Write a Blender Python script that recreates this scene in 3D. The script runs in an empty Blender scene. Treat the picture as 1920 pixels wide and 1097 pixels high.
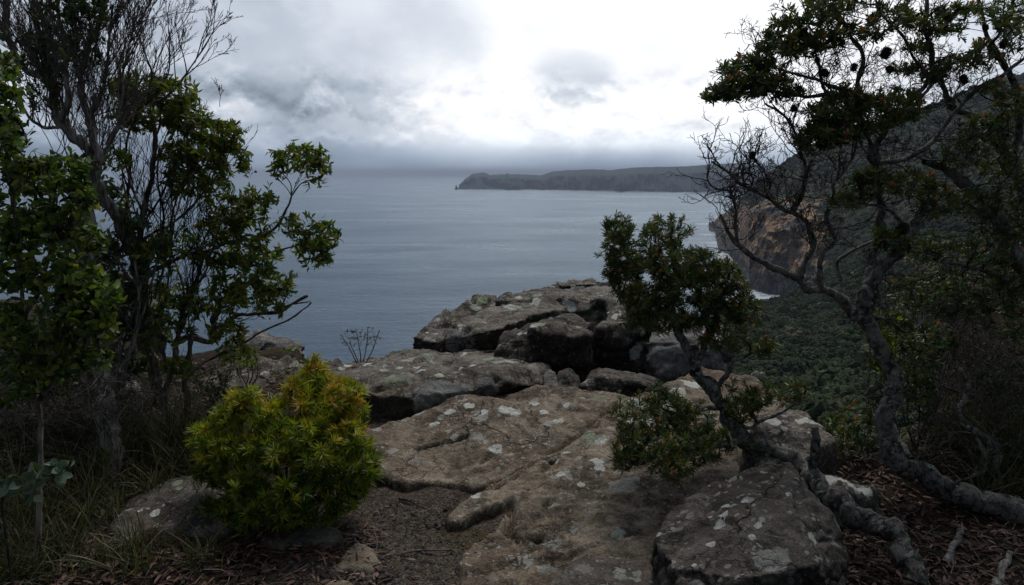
import bpy, bmesh, math, random
import numpy as np
from mathutils import Vector, noise as mn, Matrix
R = math.radians
random.seed(7); rng = np.random.default_rng(7)
scene = bpy.context.scene
COL = scene.collection
F = 1371.0; PITCH = math.atan((548.5-326)/F); ZC = 1.6; SEA = -198.4
cp, sp = math.cos(PITCH), math.sin(PITCH)

# ---------- placing: a measured bearing and distance -> a point in the place
def P(px, py, d):
    xc = (px-960)/F*d; yc = (548.5-py)/F*d
    return Vector((xc, d*cp+yc*sp, ZC-d*sp+yc*cp))
def G(px, py, z0=0.0, s=0.0, y0=0.0):
    a = P(px, py, 1.0)-Vector((0, 0, ZC)); o = Vector((0, 0, ZC))
    t = (z0+s*(o.y-y0)-o.z)/(a.z-s*a.y)
    return o+a*t
def sea_py(d):           # picture row of the sea surface at depth d
    yc = (SEA-ZC+d*sp)/cp
    return 548.5-yc/d*F
def to_px(v):
    x, y, z = v[0], v[1], v[2]-ZC
    d = y*cp-z*sp; yc = y*sp+z*cp
    return 960+x/d*F, 548.5-yc/d*F, d

# ---------- objects
def tag(o, label=None, cat=None, group=None, kind=None):
    if label: o['label'] = label
    if cat: o['category'] = cat
    if group: o['group'] = group
    if kind: o['kind'] = kind
    return o
def empty(name, loc, label, cat, group=None):
    o = bpy.data.objects.new(name, None); COL.objects.link(o); o.location = loc
    o.empty_display_size = .1
    return tag(o, label, cat, group)
def mesh_obj(name, V, Fc, mat, parent=None, smooth=True, attrs=None, loc=None):
    """V (n,3), Fc list of arrays/lists all tri or quad or mixed"""
    V = np.asarray(V, dtype=np.float64)
    if parent is not None:
        V = V-np.array(parent.location)[None, :]
    elif loc is not None:
        V = V-np.array(loc)[None, :]
    me = bpy.data.meshes.new(name)
    Fc = np.asarray(Fc)
    n, k = len(Fc), Fc.shape[1]
    me.vertices.add(len(V)); me.vertices.foreach_set('co', V.astype(np.float32).ravel())
    me.loops.add(n*k); me.loops.foreach_set('vertex_index', Fc.astype(np.int32).ravel())
    me.polygons.add(n); me.polygons.foreach_set('loop_start', np.arange(0, n*k, k, dtype=np.int32))
    me.polygons.foreach_set('loop_total', np.full(n, k, dtype=np.int32))
    me.polygons.foreach_set('use_smooth', np.full(n, smooth, dtype=bool))
    if attrs:
        for nm, arr in attrs.items():
            at = me.attributes.new(nm, 'FLOAT', 'POINT'); at.data.foreach_set('value', np.asarray(arr, dtype=np.float32))
    me.update(calc_edges=True)
    me.materials.append(mat)
    o = bpy.data.objects.new(name, me); COL.objects.link(o)
    if parent is not None: o.parent = parent
    elif loc is not None: o.location = loc
    return o
class Mesh:
    def __init__(s): s.V = []; s.F = []; s.n = 0; s.A = []
    def add(s, V, Fq, a=0.0):
        V = np.asarray(V, float); s.V.append(V); s.F.append(np.asarray(Fq)+s.n); s.n += len(V)
        s.A.append(np.full(len(V), a) if np.isscalar(a) else np.asarray(a, float))
    def build(s, name, mat, parent=None, **k):
        if not s.V: return None
        return mesh_obj(name, np.vstack(s.V), np.vstack(s.F), mat, parent, attrs={'rnd': np.concatenate(s.A)}, **k)

# ---------- material node helper
class NT:
    def __init__(s, tree): s.t = tree; tree.nodes.clear()
    def n(s, typ, **props):
        nd = s.t.nodes.new(typ)
        for k, v in props.items(): setattr(nd, k, v)
        return nd
    def link(s, a, b): s.t.links.new(a, b)
    def put(s, inp, v):
        if hasattr(v, 'is_output') or isinstance(v, bpy.types.NodeSocket): s.link(v, inp)
        elif isinstance(v, (tuple, list)) and len(v) == 3 and inp.type == 'RGBA': inp.default_value = (*v, 1)
        else: inp.default_value = v
    def m(s, op, a, b=0.0, c=0.0, clamp=False):
        nd = s.n('ShaderNodeMath', operation=op, use_clamp=clamp)
        s.put(nd.inputs[0], a); s.put(nd.inputs[1], b); s.put(nd.inputs[2], c); return nd.outputs[0]
    def vm(s, op, a, b=(0, 0, 0), out=0, scale=None):
        nd = s.n('ShaderNodeVectorMath', operation=op); s.put(nd.inputs[0], a); s.put(nd.inputs[1], b)
        if scale is not None: s.put(nd.inputs[3], scale)
        return nd.outputs[out]
    def noise(s, vec, scale, detail=4, rough=.5, dist=0, col=False, lac=2.0):
        nd = s.n('ShaderNodeTexNoise'); nd.noise_dimensions = '3D'
        s.put(nd.inputs['Vector'], vec); s.put(nd.inputs['Scale'], scale); s.put(nd.inputs['Detail'], detail)
        s.put(nd.inputs['Roughness'], rough); s.put(nd.inputs['Distortion'], dist); s.put(nd.inputs['Lacunarity'], lac)
        return nd.outputs['Color' if col else 'Fac']
    def voro(s, vec, scale, feature='F1', out='Distance', rand=1.0):
        nd = s.n('ShaderNodeTexVoronoi', feature=feature); s.put(nd.inputs['Vector'], vec); s.put(nd.inputs['Scale'], scale)
        s.put(nd.inputs['Randomness'], rand); return nd.outputs[out]
    def ramp(s, fac, stops, interp='LINEAR'):
        nd = s.n('ShaderNodeValToRGB'); nd.color_ramp.interpolation = interp; cr = nd.color_ramp
        while len(cr.elements) < len(stops): cr.elements.new(.5)
        for e, (p, c) in zip(cr.elements, stops):
            e.position = p; e.color = (*c, 1) if isinstance(c, (tuple, list)) else (c, c, c, 1)
        s.put(nd.inputs[0], fac); return nd.outputs[0]
    def ss(s, v, a, b, lo=0.0, hi=1.0):
        nd = s.n('ShaderNodeMapRange', interpolation_type='SMOOTHSTEP'); s.put(nd.inputs[0], v)
        for i, q in zip((1, 2, 3, 4), (a, b, lo, hi)): s.put(nd.inputs[i], q)
        return nd.outputs[0]
    def mix(s, f, a, b, blend='MIX'):
        nd = s.n('ShaderNodeMix', data_type='RGBA', blend_type=blend); s.put(nd.inputs[0], f)
        s.put(nd.inputs[6], a); s.put(nd.inputs[7], b); return nd.outputs[2]
    def geo(s, out='Position'): return s.n('ShaderNodeNewGeometry').outputs[out]
    def attr(s, name, out='Fac'): return s.n('ShaderNodeAttribute', attribute_name=name).outputs[out]
    def bump(s, h, strength=.5, dist=.02, normal=None):
        nd = s.n('ShaderNodeBump'); s.put(nd.inputs['Height'], h); nd.inputs['Strength'].default_value = strength
        nd.inputs['Distance'].default_value = dist
        if normal is not None: s.put(nd.inputs['Normal'], normal)
        return nd.outputs[0]
    def vec(s, v, sx, sy, sz):
        return s.vm('MULTIPLY', v, (sx, sy, sz))
    def bsdf(s, color, rough=.8, spec=.3, normal=None, **kw):
        b = s.n('ShaderNodeBsdfPrincipled'); s.put(b.inputs['Base Color'], color); s.put(b.inputs['Roughness'], rough)
        s.put(b.inputs['Specular IOR Level'], spec)
        if normal is not None: s.put(b.inputs['Normal'], normal)
        for k, v in kw.items(): s.put(b.inputs[k.replace('_', ' ')], v)
        return b.outputs[0]
    def out(s, sh, vol=None):
        o = s.n('ShaderNodeOutputMaterial')
        if sh is not None: s.link(sh, o.inputs['Surface'])
        if vol is not None: s.link(vol, o.inputs['Volume'])
def material(name):
    m = bpy.data.materials.new(name); m.use_nodes = True; return m, NT(m.node_tree)

# ---------- camera and render settings
cam = bpy.data.cameras.new('camera'); co = bpy.data.objects.new('camera', cam); COL.objects.link(co)
co.location = (0, 0, ZC); co.rotation_euler = (math.pi/2-PITCH, 0, 0)
cam.sensor_width = 36; cam.lens = F/1920*36; cam.clip_start = .05; cam.clip_end = 900000
scene.camera = co
scene.view_settings.view_transform = 'Standard'; scene.view_settings.look = 'None'
scene.view_settings.gamma = 1; scene.view_settings.exposure = 0.30
cy = scene.cycles
cy.use_denoising = True; cy.max_bounces = 6; cy.diffuse_bounces = 3; cy.glossy_bounces = 3
cy.transmission_bounces = 3; cy.transparent_max_bounces = 8; cy.caustics_reflective = False; cy.caustics_refractive = False

# ---------- sky and sun
def build_world():
    w = bpy.data.worlds.new('World'); scene.world = w; w.use_nodes = True; t = NT(w.node_tree)
    SUN_EL, SUN_AZ = R(60), R(15)          # behind the cloud, ahead and a little to the right
    sky = t.n('ShaderNodeTexSky', sky_type='NISHITA'); sky.sun_disc = False
    sky.sun_elevation = SUN_EL; sky.sun_rotation = SUN_AZ; sky.altitude = 200
    d = t.vm('NORMALIZE', t.n('ShaderNodeTexCoord').outputs['Generated'])
    sep = t.n('ShaderNodeSeparateXYZ'); t.link(d, sep.inputs[0]); x, y, z = sep.outputs
    # billowing cloud coordinates: a little flattened towards the horizon
    cv = t.n('ShaderNodeCombineXYZ'); zz = t.m('MAXIMUM', z, 0.0)
    t.link(x, cv.inputs[0]); t.link(y, cv.inputs[1]); t.link(t.m('MULTIPLY', t.m('POWER', t.m('ADD', zz, .01), .9), 1.35), cv.inputs[2])
    c = t.vm('ADD', cv.outputs[0], (3.7, 1.2, .55))
    warp = t.vm('SCALE', t.vm('SUBTRACT', t.noise(c, 4.0, 3, .5, col=True), (.5, .5, .5)), scale=.07)
    cw = t.vm('ADD', c, warp)
    n1 = t.ss(t.noise(cw, 4.2, 9, .52), .30, .70)                         # broad masses
    n2 = t.ss(t.noise(t.vm('ADD', cw, (5, 5, 5)), 9.0, 9, .54), .35, .65)   # billow edges
    n2b = t.ss(t.noise(t.vm('ADD', cw, (5, 5, 4.978)), 9.0, 9, .54), .35, .65)
    n3 = t.noise(t.vm('ADD', cw, (2, 5, 5)), 24.0, 7, .6)
    n4 = t.ss(t.noise(t.vm('ADD', cw, (1, 7, 3)), 17.0, 9, .60), .42, .58); n4b = t.ss(t.noise(t.vm('ADD', cw, (1, 7, 2.988)), 17.0, 9, .60), .42, .58)
    relief = t.m('SUBTRACT', n2, n2b)                                     # tops catch more light than undersides
    def blob(px, py, r0, r1, sx=1.0, wb=.20):
        v = (P(px, py, 1)-Vector((0, 0, ZC))).normalized()
        dd = t.vm('SUBTRACT', d, tuple(v)); dd = t.vec(dd, 1/sx, 1/sx, 1)
        ln = t.vm('LENGTH', dd, out=1)
        wob = t.m('ADD', ln, t.m('MULTIPLY', t.m('SUBTRACT', t.m('ADD', t.m('MULTIPLY', n1, .6), t.m('MULTIPLY', n2, .4)), .5), wb*min(1, r1*4)))
        return t.ss(wob, r0, r1, 1, 0)
    mask = t.m('MULTIPLY', t.ss(z, .020, .05), t.ss(z, .09, .16, 1, 0))
    L = t.m('ADD', .42, t.m('MULTIPLY', t.m('SUBTRACT', n1, .5), t.m('ADD', .15, t.m('MULTIPLY', mask, .18))))
    L = t.m('ADD', L, t.m('MULTIPLY', t.m('SUBTRACT', n2, .5), t.m('ADD', .06, t.m('MULTIPLY', mask, .17))))
    L = t.m('ADD', L, t.m('MULTIPLY', t.m('SUBTRACT', n3, .5), t.m('ADD', .03, t.m('MULTIPLY', mask, .03))))
    L = t.m('ADD', L, t.m('MULTIPLY', relief, t.m('ADD', .05, t.m('MULTIPLY', mask, .22))))
    L = t.m('ADD', L, t.m('MULTIPLY', mask, t.m('ADD', t.m('MULTIPLY', t.m('SUBTRACT', n4, .5), .07), t.m('MULTIPLY', t.m('SUBTRACT', n4, n4b), .09))))
    def addb(L, b, k): return t.m('ADD', L, t.m('MULTIPLY', b, k))
    L = addb(L, blob(1230, 0, .12, .46, 1.35, .3), .46)
    L = addb(L, blob(1130, 130, .03, .20, 1.5), .08)
    L = addb(L, blob(1420, 170, .02, .24, 1.2), .06)
    L = addb(L, blob(1150, 245, .0, .11, 2.8), .10)
    L = addb(L, blob(860, 215, .01, .10, 1.5), .17)
    L = addb(L, blob(500, 295, .0, .05, 1.0), .20)
    L = addb(L, blob(620, 235, .01, .12, 1.4), -.09)
    L = addb(L, blob(830, 120, .01, .14, 1.4), -.08)
    L = addb(L, blob(1070, 155, .0, .045, 1.4), -.22)
    L = addb(L, blob(1260, 120, .0, .08, 1.3), -.12)
    # dark cloud base just over the horizon, paler slit beneath
    wz = t.m('ADD', z, t.m('MULTIPLY', t.m('SUBTRACT', n1, .5), .012))
    band = t.m('MULTIPLY', t.ss(wz, -.006, .016), t.ss(wz, .018, .046, 1, 0))
    L = t.m('MULTIPLY', L, t.m('SUBTRACT', 1, t.m('MULTIPLY', band, .26)))
    # unseen sky behind and overhead is dimmed to deepen the foreground shade
    back = t.ss(y, -.1, .75); L = t.m('MULTIPLY', L, t.m('ADD', .32, t.m('MULTIPLY', back, .68)))
    L = t.m('MULTIPLY', L, t.ss(z, .30, .9, 1, 1.1))
    L = t.m('MAXIMUM', L, .03)
    colr = t.ramp(L, [(0, (.70, .90, 1.16)), (.45, (.84, .94, 1.10)), (.85, (.98, .99, 1.02))])
    colr = t.vm('MULTIPLY', colr, t.mix(t.ss(z, .0, .08), (.86, .95, 1.04), (1, 1, 1)))
    colr = t.vm('MULTIPLY', colr, t.mix(t.ss(z, -.004, .060), (.80, .84, .90), (1, 1, 1)))
    cloud = t.vm('SCALE', colr, scale=t.m('MULTIPLY', L, 10.6))
    mixn = t.mix(.97, sky.outputs[0], cloud)
    bg = t.n('ShaderNodeBackground'); t.link(mixn, bg.inputs[0]); bg.inputs[1].default_value = .1
    o = t.n('ShaderNodeOutputWorld'); t.link(bg.outputs[0], o.inputs[0])
    s = bpy.data.lights.new('sun', 'SUN'); s.energy = 1.5; s.angle = R(22); s.color = (1, .98, .95)
    so = bpy.data.objects.new('sun', s); COL.objects.link(so)
    v = Vector((math.sin(SUN_AZ)*math.cos(SUN_EL), math.cos(SUN_AZ)*math.cos(SUN_EL), math.sin(SUN_EL)))
    so.rotation_euler = v.to_track_quat('Z', 'Y').to_euler()
    so.location = (0, 0, 30)
build_world()
# ---------- haze
def build_haze():
    m, t = material('haze_air'); v = t.n('ShaderNodeVolumePrincipled')
    v.inputs['Color'].default_value = (.70, .80, .97, 1); v.inputs['Density'].default_value = 4.8e-5
    v.inputs['Absorption Color'].default_value = (0, 0, 0, 1)
    v.inputs['Anisotropy'].default_value = .0
    t.out(None, v.outputs[0])
    a, b, z0, z1 = 262000., 262000., SEA-1.5, 345.
    V = [(x, y, z) for x in (-a, a) for y in (-3000., b) for z in (z0, z1)]
    Fc = [(0, 1, 3, 2), (4, 6, 7, 5), (0, 4, 5, 1), (2, 3, 7, 6), (0, 2, 6, 4), (1, 5, 7, 3)]
    o = mesh_obj('haze', V, Fc, m, smooth=False); tag(o, kind='stuff')
build_haze()

# ---------- sea
def build_sea():
    m, t = material('sea_water'); p = t.geo()
    dist = t.m('DIVIDE', t.vm('LENGTH', p, out=1), 1000.0)
    w1 = t.noise(t.vec(p, .020, .05, 1), 1.0, 6, .62, .4)
    w2 = t.noise(t.vec(p, .12, .20, 1), 1.0, 5, .65, .5)
    w3 = t.noise(t.vec(p, .0016, .0040, 1), 1.0, 7, .6, .8)
    h = t.m('ADD', t.m('MULTIPLY', w1, 3.0), t.m('MULTIPLY', w2, 1.7))
    nb = t.bump(h, .75, .9)
    f = t.ss(w3, .35, .68)
    rough = t.m('ADD', .22, t.m('MULTIPLY', f, .06))
    col = t.mix(f, (.010, .032, .060), (.012, .037, .067))
    df = t.n('ShaderNodeBsdfDiffuse'); t.put(df.inputs[0], col)
    gl = t.n('ShaderNodeBsdfGlossy'); gl.inputs['Color'].default_value = (.84, .93, 1, 1); t.put(gl.inputs['Roughness'], rough); t.put(gl.inputs['Normal'], nb)
    fr = t.n('ShaderNodeFresnel'); fr.inputs[0].default_value = 1.33; t.put(fr.inputs[1], nb)
    mg = t.n('ShaderNodeMixShader'); t.put(mg.inputs[0], t.m('MULTIPLY', fr.outputs[0], t.m('ADD', .50, t.m('MULTIPLY', f, .07)))); t.link(df.outputs[0], mg.inputs[1]); t.link(gl.outputs[0], mg.inputs[2]); sh = mg.outputs[0]
    # broken white water: where the shore attribute says the coast is near
    fo = t.attr('shore'); fn = t.noise(t.vec(p, .045, .06, 1), 1.0, 8, .8, 1.5)
    fm = t.m('MULTIPLY', t.ss(t.m('ADD', t.m('MULTIPLY', fo, .46), fn), .74, .90), .75)
    caps = t.ss(t.noise(t.vec(p, .05, .12, 1), 1.0, 5, .75), .79, .82)
    fm = t.m('MAXIMUM', fm, t.m('MULTIPLY', caps, .5))
    wh = t.bsdf((.62, .66, .68), .8, .2)
    mx = t.n('ShaderNodeMixShader'); t.link(fm, mx.inputs[0]); t.link(sh, mx.inputs[1]); t.link(wh, mx.inputs[2])
    t.out(mx.outputs[0])
    xs = np.concatenate([[-261000, -61000, -30000, -12000, -5000, -2500], np.arange(-1000, 3001, 40.), [4000, 8000, 20000, 40000, 61000, 261000]])
    ys = np.concatenate([[-2900, -500, 0, 400], np.arange(600, 4001, 40.), [5000, 8000, 14000, 30000, 61000, 261000]])
    X, Y = np.meshgrid(xs, ys); V = np.stack([X.ravel(), Y.ravel(), np.full(X.size, SEA)], 1)
    nx, ny = len(xs), len(ys)
    i, j = np.meshgrid(np.arange(nx-1), np.arange(ny-1)); a = (j*nx+i).ravel()
    Fc = np.stack([a, a+1, a+nx+1, a+nx], 1)
    sh_pts = np.array([G(px, py, SEA)[:2] for px, py in
        [(1326, 420), (1333, 440), (1343, 455), (1356, 462), (1366, 472), (1372, 485), (1352, 472), (1360, 478), (1382, 505), (1392, 535), (1402, 545), (1410, 552), (1418, 560), (1430, 556), (1400, 530), (1400, 560)]])
    dm = np.full(len(V), 1e9)
    for q in sh_pts: dm = np.minimum(dm, np.hypot(V[:, 0]-q[0], (V[:, 1]-q[1])*.7))
    shore = np.clip(1-dm/90, 0, 1)
    o = mesh_obj('sea', V, Fc, m, attrs={'shore': shore}); tag(o, kind='structure')
build_sea()

def fbm(v, octv=5, H=.9): return mn.fractal(v, H, 2.0, octv)

# ---------- far headland across the bay (about 9 to 11 km away)
def cliff_mat(name, col_a, col_b, green, sc=1.0):
    m, t = material(name); p = t.geo(); nz = t.n('ShaderNodeSeparateXYZ'); t.link(t.geo('Normal'), nz.inputs[0])
    n1 = t.noise(t.vec(p, .02*sc, .02*sc, .006*sc), 1, 6, .6); n2 = t.noise(t.vec(p, .09*sc, .09*sc, .012*sc), 1, 5, .6)
    rock = t.mix(t.ss(t.m('ADD', t.m('MULTIPLY', n1, .6), t.m('MULTIPLY', n2, .4)), .35, .62), col_a, col_b)
    veg = t.mix(n2, green, tuple(c*1.6 for c in green))
    f = t.ss(t.m('ADD', nz.outputs[2], t.m('MULTIPLY', t.m('SUBTRACT', n1, .5), .5)), .35, .6)
    sh = t.bsdf(t.mix(f, rock, veg), .95, .1, t.bump(n2, .6, 4/sc)); t.out(sh); return m
def build_headland():
    m = cliff_mat('headland_rock', (.040, .040, .046), (.105, .085, .080), (.020, .024, .024), .12)
    sky = [(862, 345), (866, 341), (872, 335), (880, 331), (886, 326), (893, 325), (905, 323.5), (912, 325), (918, 329), (924, 327.5), (938, 327), (948, 327), (951, 324), (954, 327),
           (972, 326.5), (985, 327.5), (1012, 329), (1018, 328), (1035, 322), (1060, 319.5), (1100, 318), (1134, 317.5), (1139, 319.5), (1160, 317), (1190, 314), (1230, 313), (1255, 312.5), (1290, 312), (1320, 309), (1370, 306), (1440, 310), (1520, 316), (1640, 312), (1800, 318), (1960, 345)]
    base = [(862, 354.5), (900, 354.5), (1010, 355), (1100, 356.5), (1200, 358.5), (1320, 360), (1440, 361), (1640, 362), (1960, 364)]
    xs = np.arange(861, 1960, 1.0); rows = []
    sx, sy = zip(*sky); bx, by = zip(*base)
    ts = [-.02, 0, .06, .12, .2, .3, .4, .5, .6, .7, .76, .82, .86, .9, .93, .96, .98, 1.0, 1.02]
    V = []
    for x in xs:
        yt = np.interp(x, sx, sy); yb = np.interp(x, bx, by); d0 = (1.6-SEA)/((yb-326)/F)
        e = fbm(Vector((x*.045, 3.1, 0)), 4)*.5; yt += fbm(Vector((x*.11, 1.3, 0)), 4)*.6
        for k, tt in enumerate(ts):
            dd = d0*(1+.05*max(tt, 0)+(.0 if tt < .7 else (tt-.7)*.6))
            dd += fbm(Vector((x*.035, tt*1.2, 7)), 5)*420*(tt > 0)+e*400
            yy = yb+(yt-yb)*tt
            if tt > 1.01: dd *= 1.35; yy = yt+4
            if tt <= 0: yy = sea_py(dd)+.35
            V.append(P(x, yy, dd))
    n = len(ts); a = np.array([i*n+k for i in range(len(xs)-1) for k in range(n-1)])
    o = mesh_obj('hills', V, np.stack([a, a+n, a+n+1, a+1], 1), m); tag(o, kind='structure')
    # pointed sea stack off the tip
    d = (1.6-SEA)/((355-326)/F)
    S = Mesh()
    for cx, w, top in ((855.5, 2.2, 346.5), (858.5, 1.3, 350.5)):
        pts = []
        for k, (tt, wr) in enumerate([(0, 1.35), (.3, 1.0), (.55, .7), (.8, .45), (1.0, .12)]):
            for q in range(8):
                an = q*math.pi/4; r = w*wr*(1+.25*math.sin(q*2.3+k*1.7))/F*d
                b = P(cx, 355.3+(top-355.3)*tt, d)
                pts.append(b+Vector((r*math.cos(an), r*math.sin(an), 0)))
        fc = [(k*8+q, k*8+(q+1) % 8, (k+1)*8+(q+1) % 8, (k+1)*8+q) for k in range(4) for q in range(8)]
        S.add(pts, fc)
    o = S.build('sea_stack', m); tag(o, 'dark pointed rock stack in the sea off the tip of the far headland', 'sea stack')
build_headland()

# ---------- near coast: mountain, orange cliffs and the forested valley side
HK = {  # picture column -> profile from near to far: (distance, picture row) ; None row = sea level
 1180: [(60, 1500), (120, 1300), (200, 1060), (330, None), (520, None), (700, None), (900, None), (1300, None), (1800, None), (2600, None), (3000, None), (3200, None)],
 1300: [(60, 1500), (120, 1160), (200, 960), (330, 760), (520, 660), (700, 640), (900, None), (1300, None), (1800, None), (2600, None), (3000, None), (3200, None)],
 1328: [(60, 1500), (120, 1135), (200, 935), (330, 750), (520, 640), (700, 605), (900, None), (1300, None), (1900, None), (2560, None), (2900, None), (3200, None)],
 1340: [(60, 1500), (120, 1120), (200, 920), (330, 740), (520, 630), (700, 592), (900, None), (1300, None), (1900, None), (2560, None), (2700, 414), (3200, 420)],
 1365: [(60, 1500), (120, 1090), (200, 890), (330, 720), (520, 620), (720, 578), (900, None), (1200, None), (1850, None), (1990, 440), (2350, 393), (3000, 405)],
 1385: [(60, 1500), (120, 1070), (200, 880), (330, 710), (520, 612), (740, 568), (900, None), (1200, None), (1560, None), (1640, 440), (2200, 375), (2900, 390)],
 1405: [(60, 1500), (120, 1060), (200, 870), (330, 705), (520, 606), (745, 563), (900, None), (1290, None), (1325, 500), (1400, 400), (2100, 360), (2900, 372)],
 1440: [(60, 1500), (120, 1050), (200, 862), (330, 700), (520, 602), (750, 561), (900, None), (1230, None), (1275, 470), (1330, 388), (2000, 328), (2900, 350)],
 1480: [(60, 1500), (120, 1040), (200, 855), (330, 695), (520, 596), (750, 556), (900, 590), (1215, 556), (1260, 460), (1320, 388), (1900, 299), (2800, 322)],
 1520: [(60, 1500), (120, 1030), (200, 850), (330, 688), (520, 588), (745, 545), (900, 560), (1180, 520), (1240, 440), (1320, 382), (1850, 274), (2700, 300)],
 1580: [(60, 1500), (120, 1015), (200, 838), (330, 672), (520, 565), (730, 512), (880, 510), (1120, 470), (1220, 425), (1320, 360), (1800, 248), (2600, 275)],
 1660: [(60, 1500), (120, 1000), (200, 815), (330, 645), (500, 530), (700, 462), (860, 452), (1080, 420), (1200, 385), (1320, 325), (1750, 222), (2500, 250)],
 1760: [(60, 1500), (120, 960), (200, 775), (330, 600), (480, 485), (660, 408), (820, 392), (1020, 360), (1180, 325), (1300, 275), (1700, 194), (2500, 220)],
 1880: [(60, 1450), (120, 900), (200, 720), (330, 545), (460, 440), (640, 360), (800, 335), (1000, 300), (1150, 270), (1300, 230), (1650, 148), (2500, 170)],
 2100: [(60, 1400), (120, 840), (200, 650), (330, 480), (460, 380), (640, 300), (800, 270), (1000, 240), (1150, 210), (1300, 180), (1650, 120), (2500, 130)],
 2500: [(60, 1400), (120, 800), (200, 600), (330, 430), (460, 340), (640, 260), (800, 230), (1000, 200), (1150, 180), (1300, 160), (1650, 110), (2500, 120)],
}
def build_coast():
    cols = sorted(HK); Kp = []
    for c in cols:
        Kp.append([(d, sea_py(d)+60000./d/d*30 if y is None else y) for d, y in HK[c]])
    Kp = np.array(Kp)          # ncol, 12, 2
    nk = Kp.shape[1]
    us = np.concatenate([np.arange(1180, 1330, 4), np.arange(1330, 1600, 1.6), np.arange(1600, 1960, 3), np.arange(1960, 2500, 20)])
    seg = []
    for k in range(nk-1):
        n = {0: 4, 1: 8, 2: 10, 3: 12, 4: 12, 5: 8, 6: 10, 7: 30, 8: 34, 9: 30, 10: 8}[k]
        seg += [k+q/n for q in range(n)]
    seg.append(nk-1); vs = np.array(seg)
    V = np.zeros((len(us), len(vs), 3)); SE = []
    for i, u in enumerate(us):
        D = [np.interp(u, cols, Kp[:, k, 0]) for k in range(nk)]; Yp = [np.interp(u, cols, Kp[:, k, 1]) for k in range(nk)]
        dd = np.exp(np.interp(vs, range(nk), np.log(D))); 
        ty = np.interp(vs, range(nk), Yp)
        for j in range(len(vs)):
            v = P(u, ty[j], dd[j]); V[i, j] = v
    # relief
    n0 = V.copy()
    for i in range(len(us)):
        for j in range(len(vs)):
            v = Vector(n0[i, j]); s = vs[j]
            if v.z < SEA+2: continue
            g = fbm(v*.006, 6); g2 = mn.ridged_multi_fractal(Vector((v.x*.018+3, v.y*.018, v.z*.007)), .9, 2., 5, 1., 2.)
            cl = max(0, 1-abs(s-8.2)/1.5)*max(0, min(1, (1600-us[i])/60))      # cliff band
            amp = min(1, (v.z-SEA)/30)
            out = (P(us[i], 400, 1)-Vector((0, 0, ZC))).normalized()
            g3 = mn.ridged_multi_fractal(Vector((v.x*.05+9, v.y*.02, v.z*.012)), .9, 2., 5, 1., 2.)
            v2 = v-out*((g2-1.0)*26+(g3-1.)*9)*cl*amp+Vector((0, 0, g*9*amp*(1 if s > 3 else .3)))
            st = (abs(((v.z*.055+g*.8) % 1)-.5)*2)**2*7*cl; v2 -= out*st
            V[i, j] = v2
    CL = np.array([[max(0, min(1, (1.25-abs(s-8.05))/.3))*max(0, min(1, (u-1385)/12))*max(0, min(1, (1560-u)/40)) for s in vs] for u in us]).ravel()
    nv = len(vs); a = np.array([i*nv+j for i in range(len(us)-1) for j in range(nv-1)])
    # material
    m, t = material('coast_slope'); p = t.geo(); nn = t.n('ShaderNodeSeparateXYZ'); t.link(t.geo('Normal'), nn.inputs[0])
    pz = t.n('ShaderNodeSeparateXYZ'); t.link(p, pz.inputs[0])
    n1 = t.noise(p, .012, 6, .6); n2 = t.noise(t.vec(p, .12, .12, .03), 1, 6, .65); n3 = t.noise(t.vec(p, .03, .03, .28), 1, 5, .6); n4 = t.noise(p, .10, 5, .65)
    strat = t.m('ADD', t.m('MULTIPLY', n2, .55), t.m('MULTIPLY', n3, .45))
    col_ = t.voro(t.vec(t.vm('ADD', p, t.vm('SCALE', t.noise(p, .05, 4, .6, col=True), scale=22.)), .085, .085, .012), 1, 'DISTANCE_TO_EDGE')
    joint = t.ss(col_, .0, .10, 1, 0)
    n5 = t.noise(t.vec(p, .05, .05, .014), 1, 8, .7); n6 = t.noise(t.vec(p, .02, .02, .06), 1, 6, .65)
    orange = t.ramp(t.m('ADD', t.m('MULTIPLY', n5, .65), t.m('MULTIPLY', n3, .35)), [(.34, (.09, .065, .05)), (.43, (.26, .165, .10)), (.51, (.52, .32, .18)), (.62, (.68, .48, .31))])
    orange = t.mix(t.m('MULTIPLY', joint, .7), orange, (.03, .024, .02))
    grey = t.ramp(t.m('ADD', t.m('MULTIPLY', n5, .6), t.m('MULTIPLY', n6, .4)), [(.38, (.03, .03, .032)), (.5, (.10, .095, .09)), (.62, (.21, .195, .18))])
    grey = t.mix(t.m('MULTIPLY', joint, .7), grey, (.012, .012, .012))
    hz = t.m('ADD', pz.outputs[2], t.m('MULTIPLY', t.m('SUBTRACT', n1, .5), 60))
    low = t.ss(hz, -176, -160, 1, 0)
    rock = t.mix(t.m('MAXIMUM', low, t.ss(n6, .50, .58)), orange, grey)
    veg = t.ramp(n4, [(.3, (.012, .018, .009)), (.5, (.028, .040, .017)), (.68, (.060, .066, .030))])
    grass = t.mix(t.ss(n1, .4, .7), veg, (.085, .085, .035))
    vz = t.m('ADD', nn.outputs[2], t.m('MULTIPLY', t.m('SUBTRACT', n4, .5), .55))
    vz = t.m('ADD', vz, t.m('MULTIPLY', t.m('SUBTRACT', n1, .5), .5))
    f = t.ss(vz, .40, .52)
    shore = t.ss(t.m('ADD', pz.outputs[2], t.m('MULTIPLY', t.m('SUBTRACT', n1, .5), 60)), SEA+10, SEA+18)
    f = t.m('MULTIPLY', f, shore)
    ca = t.attr('cliff'); cf = t.ss(t.m('ADD', ca, t.m('MULTIPLY', t.m('SUBTRACT', t.noise(t.vec(p, .030, .030, .022), 1, 7, .7), .5), 4.2)), .50, .72)
    f = t.m('MULTIPLY', f, t.m('SUBTRACT', 1, cf)); colr = t.mix(f, rock, grass)
    hb = t.m('SUBTRACT', t.m('ADD', n4, t.m('MULTIPLY', n2, 1.2)), t.m('MULTIPLY', joint, .8))
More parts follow.
